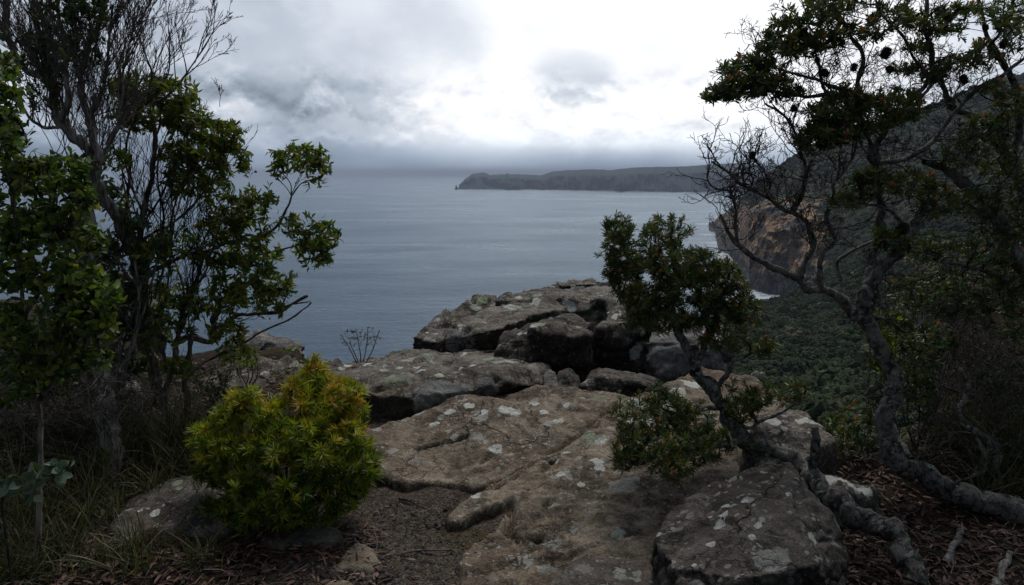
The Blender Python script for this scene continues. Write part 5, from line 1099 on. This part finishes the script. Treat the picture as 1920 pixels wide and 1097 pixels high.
# stout grey trunk behind, and a bare dark trunk further back
def back_trunks():
    for pts, r0, r1, label, sd in (([(238, 735), (228, 690), (215, 640), (222, 560), (240, 500)], 22, 12, 'stout pale grey trunk standing behind the thin stems on the left', 91), ([(150, 700), (142, 600), (150, 500), (156, 420), (160, 350)], 16, 8, 'dark straight dead trunk behind the left edge foliage', 92)):
        b = G(pts[0][0], pts[0][1]+10, GZ, GS, 2.6); d = to_px(b)[2]; e = plant('bare_trunk', b, label, 'tree trunk')
        L = Limbs(); L.limb([(x, y+10, d) for x, y in pts], r0, r1, 10, .3, sd, 6, .5)
        T = Mesh(); tips = cluster_pts((pts[-1][0], pts[-1][1]-10, d), 30, 60, 60, .2, .2); twigs(T, L.nodes[-8:], tips, .0015, .45, .25, .25, .01, 4, 3, sd)
        L.M.build('trunk', BARK_GREY if sd == 91 else BARK_BROWN, e); T.build('twigs', TWIG_GREY, e)
back_trunks()

# ================= the yellow-green shrub =================
def shrub():
    b = G(535, 975, GZ, GS, 2.6); d = to_px(b)[2]; e = plant('leafy_shrub', b, 'dense rounded yellow-green shrub with spiky leaf whorls, beside the dirt path', 'shrub')
    L = Limbs()
    for tx, ty, dd, sd in [(430, 830, 0, 1), (500, 800, .1, 2), (600, 760, .15, 3), (640, 850, 0, 4), (540, 860, -.2, 5), (450, 920, -.1, 6), (620, 910, -.15, 7), (570, 720, .15, 8)]:
        L.limb([(535, 985, d), (535+(tx-535)*.4, 985+(ty-985)*.4, d+dd*.4), (tx, ty, d+dd)], 6, 2, 6, .4, sd)
    T = Mesh(); C = Mesh(); tips = []
    for px, py, dd, rx, ry, dz, n in [(592, 712, .14, 26, 26, .10, 26), (560, 735, .12, 30, 26, .12, 30), (640, 735, .12, 38, 24, .14, 40), (668, 765, .10, 20, 34, .10, 22), (610, 765, .04, 50, 30, .16, 56), (460, 752, .08, 30, 22, .12, 28), (430, 785, .04, 26, 22, .12, 24), (505, 790, .0, 34, 30, .14, 34), (385, 815, .02, 26, 26, .12, 22), (430, 840, -.02, 48, 34, .16, 50), (555, 810, -.04, 52, 34, .18, 60), (640, 825, -.02, 54, 40, .18, 70), (500, 850, -.10, 50, 34, .16, 50), (590, 865, -.12, 54, 34, .16, 56), (672, 872, -.04, 34, 44, .14, 46),
                                      (400, 880, -.04, 34, 34, .14, 30), (460, 915, -.14, 46, 32, .14, 40), (545, 925, -.18, 50, 30, .14, 40), (640, 925, -.12, 48, 32, .14, 40), (395, 950, -.10, 26, 18, .08, 10), (450, 965, -.18, 44, 20, .10, 26), (530, 965, -.2, 50, 22, .10, 30), (600, 955, -.16, 40, 22, .10, 22), (590, 700, .16, 10, 34, .04, 8), (520, 760, .06, 14, 12, .06, 5)]:
        tips += cluster_pts((px, py, d+dd), int(n*1.25), rx*.97, ry*.97, dz, .8)
    tp, dr, lf = twigs(T, L.nodes, tips, .0013, .45, .25, .2, .008, 4, 2, 23)
    hh = np.array([to_px(v)[1] for v in tp])+rng.normal(size=len(tp))*25; qs = np.quantile(hh, [0, .2, .4, .6, .8, 1.0])
    for s, tone in enumerate((.16, .06, -.04, -.16, -.30)):      # yellower towards the top; shade painted into the lower leaves as darker tones
        k = (hh >= qs[s]) & (hh <= qs[s+1]); rosettes(C, tp[k], dr[k], 26, .056, .0062, 'lance', 1.0, .022, .2, tone, .35)
    L.M.build('stems', TWIG_DARK, e); T.build('twigs', TWIG_DARK, e); C.build('foliage', L_SHRUB, e)
shrub()

# ================= small plants =================
def small_plants():
    # young round-leaved gum shoot, bottom left
    b = P(20, 1010, 2.6); b.z = ground_z(b.x, b.y); e = plant('gum_seedling', b, 'gum shoot with round blue-green leaves at the left edge', 'plant')
    L = Limbs(); x0, y0, _ = to_px(b)
    L.limb([(x0, y0, 2.6), (5, 960, 2.6), (20, 925, 2.55), (60, 905, 2.5), (100, 890, 2.5), (132, 872, 2.5)], 2.4, 1.2, 6, .3, 1)
    C = Mesh(); nd = [np.array(P(x, y, 2.5)) for x, y in [(8, 912), (28, 905), (42, 900), (58, 892), (64, 912), (78, 895), (88, 882), (100, 880), (108, 895), (118, 878), (128, 872), (40, 925), (66, 925), (86, 868), (58, 870), (20, 898)]]
    p = []; dr = []
    for q in nd:
        for k in range(3): p.append(q+rng.normal(size=3)*.006); dr.append(np.array([rng.uniform(-1, 1), rng.uniform(-.8, .2), rng.uniform(-.7, .7)]))
    leaves(C, np.array(p), np.array(dr), rng.uniform(.032, .05, len(p)), rng.uniform(.026, .036, len(p)), 'round', rng.random(len(p)), nrm=rng.normal(size=(len(p), 3))*.5+np.array([0, -.9, .5]))
    L.M.build('stem', TWIG_DARK, e); C.build('leaves', L_ROUND, e)
    # leafless wispy plant against the sea
    b = P(676, 690, 5.9); e = plant('wispy_plant', b, 'thin nearly leafless plant standing against the sea behind the domed boulder', 'plant')
    L = Limbs()
    for tx, ty, sd in [(640, 628, 1), (668, 620, 2), (690, 612, 3), (712, 618, 4), (655, 640, 5)]: L.limb([(676, 695, 5.9), ((676+tx)/2+3, (690+ty)/2+6, 5.9), (tx, ty, 5.9)], 1.3, .6, 5, .3, sd)
    T = Mesh(); C = Mesh(); tips = cluster_pts((675, 632, 5.9), 60, 38, 20, .12, .5)
    tp, dr, lf = twigs(T, L.nodes, tips, .0010, .4, .3, .2, .003, 3, 3, 3); rosettes(C, tp, dr, 6, .020, .005, 'lance', .5, .05, .4)
    L.M.build('stems', TWIG_GREY, e); T.build('twigs', TWIG_GREY, e); C.build('leaves', L_DULL, e)
    # little green plants
    def bush(cx, cy, w, h, d, n, label, mat=L_DULL, leaf=.025, wd=.010, kind='lance', name='small_shrub', cat='shrub', nl=10, tone=0.0, twig=TWIG_DARK, up=.4, group=None):
        b = P(cx, cy, d); b.z = min(b.z, ground_z(b.x, b.y)+.02) if ground_z(b.x, b.y) > -2 else b.z; x0, y0, _ = to_px(b); e = plant(name, b, label, cat, group)
        L = Limbs()
        for k in range(5): tx = cx+w*(k/4-.5)*1.2; L.limb([(x0+rng.normal()*w*.06, y0, d), ((x0+tx)/2+rng.normal()*w*.1, (y0*1.2+(cy-h*.6)*.8)/2, d+rng.normal()*.05), (tx*.75+cx*.25, cy-h*.45*rng.uniform(.5, 1.2), d+rng.uniform(-.08, .08))], 1.3, .5, 5, .5, k)
        T = Mesh(); C = Mesh(); tips = cluster_pts((cx, cy-h*.55, d), n if nl else n//3, w*.55, h*.5, w*.45*d/F, .3)
        tp, dr, lf = twigs(T, L.nodes, tips, .0012, .42, .3, .12, .006, 4, 2, cx)
        if not nl:
            for q in tp: spray(T, q, np.array([rng.normal()*.9, rng.normal()*.6, rng.uniform(-.1, .9)]), rng.uniform(.4, 1)*.30*min(1, w/160), rng.uniform(.0018, .004), 2, .8, .25, .0, .0012, 3)
        if nl: rosettes(C, tp, dr, nl, leaf, wd, kind, .9, .03, up, tone, .4)
        L.M.build('stems', twig, e); T.build('twigs', twig, e)
        if nl: C.build('foliage', mat, e)
    bush(460, 690, 46, 40, 4.9, 40, 'small bright green plant on the stony shelf behind the yellow-green shrub', L_GUM, .03, .012, 'gum', nl=7)
    bush(400, 735, 70, 50, 4.7, 60, 'low dark scrubby bush on the stony shelf, left of the small bright green plant', L_DULL, .02, .009)
    bush(545, 672, 40, 22, 6.2, 30, 'tiny green bush on the pale broken rock at the cliff edge', L_GUM, .03, .012)
    bush(1600, 860, 90, 100, 4.0, 70, 'small spiky green shrub beneath the tall banksia, above the lichen-crusted low rock', L_BANK, .045, .008, 'lance', nl=14, tone=.1)
    bush(1655, 720, 60, 90, 4.3, 40, 'young banksia with bright pointed leaves just left of the leaning trunk', L_SHRUB, .06, .012, 'lance', nl=10, tone=-.25)
    bush(1665, 640, 70, 60, 4.2, 36, 'spiky pale green plant right of the leaning trunk', L_SHRUB, .06, .010, 'lance', nl=10, tone=-.25)
    bush(1740, 700, 110, 90, 4.3, 80, 'dark green low banksia bush right of the leaning trunk', L_BANK, .045, .009, 'oblong', nl=12)
    bush(1800, 740, 260, 230, 4.6, 520, 'tangled grey leafless bush on the bank at the right', L_DULL, name='dead_bush', nl=0, twig=TWIG_GREY)
    bush(1900, 720, 200, 260, 5.0, 300, 'dark half-dead scrub bush at the right edge', L_DULL, .03, .010, 'oblong', nl=6, twig=TWIG_GREY)
    bush(1560, 850, 70, 60, 4.3, 36, 'small orange-tipped shrub on the brink beside the mossy rock ledge', L_BANK, .035, .008, 'oblong', nl=12, tone=.25)
    bush(1860, 830, 150, 110, 4.1, 160, 'low tangle of bare dead twigs behind the leaning trunk base', L_DULL, name='dead_bush', nl=0, twig=TWIG_GREY)
    bush(1760, 600, 150, 90, 4.4, 150, 'leafy dark green banksia scrub in front of the right bank, level with the forest', L_BANK, .042, .008, 'oblong', nl=11, tone=.0)
    bush(1850, 600, 150, 110, 4.3, 150, 'dark leafy scrub right of the banksia scrub, below the thick crossing limbs', L_DULL, .034, .010, 'oblong', nl=9, twig=TWIG_GREY)
    bush(1725, 760, 90, 90, 4.0, 70, 'low leafy banksia regrowth behind the foot of the leaning trunk', L_BANK, .040, .008, 'oblong', nl=11)
    bush(1900, 790, 130, 130, 3.9, 120, 'olive scrub rising behind the grass at the right edge', L_DULL, .034, .009, 'oblong', nl=8, twig=TWIG_GREY)
    bush(1690, 800, 120, 130, 4.0, 120, 'thin bare twigs crowding round the lower trunk of the tall banksia', L_DULL, name='dead_bush', nl=0, twig=TWIG_DARK)
    bush(1780, 620, 200, 140, 4.8, 150, 'dark olive scrub with small leaves on top of the right bank', L_DULL, .03, .009, 'oblong', nl=7, twig=TWIG_GREY)
    bush(1880, 660, 120, 160, 4.5, 120, 'rust-tinged scrub between the right bank and the right edge', L_BANK, .035, .008, 'oblong', nl=9, tone=.1, twig=TWIG_GREY)
    bush(130, 830, 260, 150, 3.9, 330, 'tangle of dead twigs on the ground under the left edge foliage', L_DULL, name='dead_bush', nl=0, twig=TWIG_GREY)
    bush(250, 800, 200, 110, 4.6, 200, 'tangle of dead twigs on the ground between the thin left stems', L_DULL, name='dead_bush', nl=0, twig=TWIG_GREY)
    bush(40, 780, 160, 180, 4.2, 160, 'dark leafy scrub in the shade at the left edge', L_DULL, .03, .013, 'gum', nl=8)
    bush(120, 730, 180, 120, 5.2, 160, 'dull green scrub behind the tangle of dead twigs on the left', L_DULL, .03, .013, 'gum', nl=8)
    # lichen-crusted dead stem at the right
    b = P(1872, 935, 3.7); b.z = ground_z(b.x, b.y); e = plant('dead_tree', b, 'crooked lichen-spotted dead stem rising out of the grass at the right', 'dead wood')
    L = Limbs(); L.limb([(to_px(b)[0], to_px(b)[1]+8, 3.7), (1878, 880, 3.7), (1862, 840, 3.75), (1835, 810, 3.8), (1800, 790, 3.85), (1802, 760, 3.9), (1812, 730, 3.95), (1800, 690, 4.0)], 8, 4, 8, .4, 5, 6, .6)
    L.limb([(1822, 800, 3.8), (1850, 880, 3.7), (1790, 905, 3.7)], 4, 3, 6, .4, 6)
    T = Mesh()
    for v in L.nodes:
        if rng.random() < .4: spray(T, v, np.array([rng.normal(), rng.normal()*.5, rng.uniform(0, 1)]), rng.uniform(.08, .25), .003, 2, .8, .25, 0, .0012, 4)
    L.M.build('stem', BARK_DARK, e); T.build('twigs', TWIG_GREY, e)
small_plants()

# ================= ground cover =================
def groundcover():
    # slabs cover these plan areas: keep litter off them
    polys = [np.array([tuple(G(x, y, .03, .11, 2.6))[:2] for x, y in o]) for o in (
        [(690, 806), (780, 770), (905, 736), (1045, 729), (1140, 737), (1230, 722), (1310, 702), (1470, 760), (1430, 840), (1330, 990), (1290, 1200), (870, 1200), (855, 1045), (952, 930), (838, 972), (832, 958), (930, 893), (757, 900), (690, 880)],
        [(195, 985), (235, 925), (300, 903), (380, 895), (440, 930), (450, 1000), (330, 1008)], [(1228, 1000), (1335, 905), (1480, 866), (1585, 1040), (1590, 1300), (1228, 1300)])]
    def free(X, Y):
        ok = np.ones(X.shape, bool)
        for p in polys: ok &= poly_sdf(X, Y, [tuple(q) for q in p]) > 0
        return ok
    def gz(X, Y): return np.array([ground_z(a, b) for a, b in zip(X, Y)])
    def scat(px0, px1, py0, py1, n, f=True):
        x = rng.uniform(px0, px1, n); y = rng.uniform(py0, py1, n); p = np.array([tuple(G(a, b, GZ, GS, 2.6)) for a, b in zip(x, y)])
        if f: p = p[free(p[:, 0], p[:, 1])]
        p[:, 2] = gz(p[:, 0], p[:, 1]); return p
    # fallen leaves
    M = Mesh()
    for a in [(1440, 2000, 850, 1180, 3900), (1990, 2500, 820, 1180, 1800), (-60, 720, 985, 1150, 1700), (180, 700, 1000, 1060, 900), (-60, 420, 720, 1000, 1500), (1150, 1450, 820, 960, 500), (1650, 2000, 740, 860, 1300), (330, 640, 670, 760, 900), (690, 860, 880, 1100, 90)]:
        p = scat(*a); n = len(p); d = rng.normal(size=(n, 3)); d[:, 2] *= .22; nr = rng.normal(size=(n, 3))*.30+np.array([0, 0, 1.])
        p[:, 2] += rng.uniform(.002, .014, n)
        leaves(M, p, d, rng.uniform(.018, .066, n)**1.0, rng.uniform(.006, .018, n), 'litter', rng.random(n)**1.7, nrm=nr, fold=rng.uniform(-.3, .3, n)[:, None, None])
    o = M.build('leaf_litter', L_LITTER); tag(o, kind='stuff')
    # little sticks and bark shreds among them
    M = Mesh()
    for a in [(1440, 2000, 850, 1150, 420), (-60, 720, 985, 1150, 300), (-60, 640, 680, 1000, 700), (690, 860, 880, 1100, 60), (1650, 2000, 740, 860, 300)]:
        for q in scat(*a):
            an = rng.uniform(0, 6.28); l = rng.uniform(.03, .16)*(.5 if a[0] == 690 else 1); v = Vector((math.cos(an)*l, math.sin(an)*l, rng.uniform(-.02, .04)))
            s = Vector(q)+Vector((0, 0, .008)); mid = s+v*.5+Vector(rng.normal(size=3)*l*.06); tube(M, [s, mid, s+v], [rng.uniform(.0012, .003)]*2+[.001], 4, col=rng.random())
    m, t = material('dead_stick'); t.out(t.bsdf(t.ramp(t.attr('rnd'), [(0, (.03, .024, .02)), (.6, (.11, .085, .065)), (1, (.27, .23, .19))]), .9, .1))
    o = M.build('debris', m); tag(o, kind='stuff')
    # gravel on the path
    M = Mesh(); p = np.vstack([scat(600, 900, 870, 1180, 3800), scat(-60, 720, 990, 1150, 900), scat(690, 960, 880, 1010, 900)])
    oct_ = np.array([(1, 0, 0), (0, 1, 0), (-1, 0, 0), (0, -1, 0), (0, 0, .7), (0, 0, -.5), (.7, .7, .2), (-.7, -.6, .3)]); tf = [(0, 6, 4, 4), (6, 1, 4, 4), (1, 2, 4, 4), (2, 7, 4, 4), (7, 3, 4, 4), (3, 0, 4, 4), (0, 5, 1, 6), (1, 5, 2, 2), (2, 5, 3, 7), (3, 5, 0, 0)]
    tri = [(0, 6, 4), (6, 1, 4), (1, 2, 4), (2, 7, 4), (7, 3, 4), (3, 0, 4), (0, 5, 6), (5, 1, 6), (1, 5, 2), (2, 5, 7), (5, 3, 7), (3, 5, 0)]
    for q in p:
        s = rng.lognormal(-5.35, .42); th = rng.uniform(0, 6.28); W = oct_*s*rng.uniform(.7, 1.2, (8, 3)); c, s_ = math.cos(th), math.sin(th)
        W = np.stack([W[:, 0]*c-W[:, 1]*s_, W[:, 0]*s_+W[:, 1]*c, W[:, 2]], 1)+q; M.add(W, tri, rng.random())
    m, t = material('gravel_stone'); t.out(t.bsdf(t.ramp(t.attr('rnd'), [(0, (.035, .030, .027)), (.6, (.085, .075, .066)), (.95, (.17, .15, .13)), (1, (.20, .11, .06))]), .9, .2, t.bump(t.noise(t.geo(), 300, 3, .6), .5, .002)))
    o = M.build('gravel', m, smooth=False); tag(o, kind='stuff')
    # grass tussocks
    M = Mesh()
    def tuft(q, n, L, sp=.5, lean=(0, 0), tone=0.0, w=.0046):
        d = rng.normal(size=(n, 3))*sp; d[:, 2] = rng.uniform(.5, 1.3, n); d[:, 0] += lean[0]; d[:, 1] += lean[1]
        pos = q+rng.normal(size=(n, 3))*np.array([.03, .03, 0]); leaves(M, pos, d, L*rng.uniform(.5, 1.2, n), w, 'grass', np.clip(rng.random(n)+tone, 0, 1), fold=.1)
    for x, y, n, L in [(220, 880, 60, .34), (240, 860, 50, .36), (190, 900, 40, .26), (330, 850, 60, .40), (345, 880, 50, .32), (300, 870, 50, .38), (370, 840, 46, .36), (270, 850, 40, .4), (180, 930, 50, .26), (140, 950, 50, .26), (165, 985, 46, .22), (90, 980, 40, .3), (40, 1000, 40, .3), (110, 1030, 36, .2), (10, 1060, 36, .22), (60, 1070, 36, .16), (200, 1060, 20, .14), (250, 1090, 20, .14), (120, 880, 30, .3), (60, 870, 30, .3), (380, 940, 24, .2),
                      (1880, 880, 90, .5), (1850, 870, 70, .5), (1905, 890, 90, .5), (1920, 860, 60, .5), (1860, 900, 40, .36), (1820, 860, 40, .34), (1790, 840, 30, .34), (1750, 760, 24, .3), (1300, 905, 0, .1), (360, 790, 30, .3), (430, 720, 20, .16), (290, 930, 26, .3), (400, 860, 40, .34), (210, 840, 60, .4), (30, 940, 36, .34), (1840, 930, 30, .3), (1895, 930, 40, .4)]:
        q = np.array(G(x, y, GZ, GS, 2.6)); q[2] = ground_z(q[0], q[1]); 
        if n: tuft(q, n, L, .42, tone=-.1 if x > 1000 else 0)
    for q in scat(-80, 420, 740, 1090, 430): tuft(q, 9, rng.uniform(.08, .26), .6)
    for q in scat(1700, 2000, 760, 900, 60): tuft(q, 8, rng.uniform(.1, .3), .6)
    for q in scat(330, 620, 680, 780, 70): tuft(q, 7, rng.uniform(.05, .14), .6)
    o = M.build('grass', L_GRASS); tag(o, kind='stuff')
    M = Mesh()
    for x, y, n in [(950, 716, 9), (830, 750, 12), (1011, 735, 6), (880, 703, 8)]:
        q = np.array(P(x, y+4, 4.72 if y > 720 else 4.95)); d = rng.normal(size=(n*2, 3)); d[:, 2] = abs(d[:, 2])+.5; d[:, 1] -= .6
        leaves(M, np.tile(q, (n*2, 1)), d, .03, .006, 'lance', rng.random(n*2)*.5)
        o = M.build('crevice_plant', L_SHRUB); tag(o, {950: 'tiny green tuft under the lip of the domed boulder, near its right end', 830: 'tiny green tuft growing over the big grey lichen patch on the domed boulder', 1011: 'tiny green tuft where the domed boulder meets the flat slab', 880: 'tiny green tuft in a dark hollow of the domed boulder, between its grey lichen patches'}[x], 'plant'); M = Mesh()
    # a few sticks worth telling apart
    def stick(pts, r, label, mat=BARK_GREY, name='fallen_stick'):
        L = Limbs(); q = []
        for x, y in pts:
            g = G(x, y, GZ, GS, 2.6); g.z = ground_z(g.x, g.y)+.012; q.append((x, to_px(g)[1], to_px(g)[2]))
        L.limb(q, r, r*.6, 6, .3, pts[0][0]); M2 = L.M; V = np.vstack(M2.V); c = V.mean(0); o = mesh_obj(name, V, np.vstack(M2.F), mat, loc=c, attrs={'rnd': np.zeros(len(V))}); tag(o, label, 'stick')
    stick([(757, 1040), (790, 1036), (850, 1030)], 2.4, 'long pale stick lying on the dirt path beside the slab edge', TWIG_GREY)
    stick([(748, 935), (770, 942), (792, 951)], 2., 'short dark stick on the gravel just right of the yellow-green shrub', TWIG_DARK)
    stick([(1770, 1060), (1785, 1030), (1800, 1000)], 8, 'thick grey bark chunk in the leaf litter, right of the banksia base')
    stick([(1860, 1110), (1880, 1070), (1895, 1045)], 9, 'thick grey bark chunk in the leaf litter, in the bottom right corner')
    stick([(425, 775), (440, 740), (444, 715), (440, 700)], 3, 'bleached crooked dead branch beside the yellow-green shrub')
    stick([(100, 775), (130, 772), (165, 760)], 2.6, 'bleached stick on the ground at the left, under the dead twigs')
    stick([(205, 1020), (330, 1060)], 2.0, 'thin stick in the shade at the lower left', TWIG_DARK)
    # a small orange stone on the path
    V, Fc = hull([P(x, y, dd) for x, y, dd in [(833, 1042, 2.9), (838, 1036, 2.95), (850, 1038, 2.95), (852, 1044, 2.88), (840, 1049, 2.85), (848, 1049, 2.86), (842, 1039, 2.88)]])
    V, N, fs = remesh(V, Fc, .003, 2); m, t = material('orange_stone'); t.out(t.bsdf(t.mix(t.noise(t.geo(), 60, 4, .6), (.15, .07, .035), (.30, .17, .10)), .85, .2))
    c = V.mean(0); c[2] = V[:, 2].min(); V[:, 2] += ground_z(c[0], c[1])-c[2]; o = mesh_obj('small_stone', V, fs, m, loc=c); tag(o, 'small orange-brown stone at the end of the long pale stick on the path', 'stone')
groundcover()
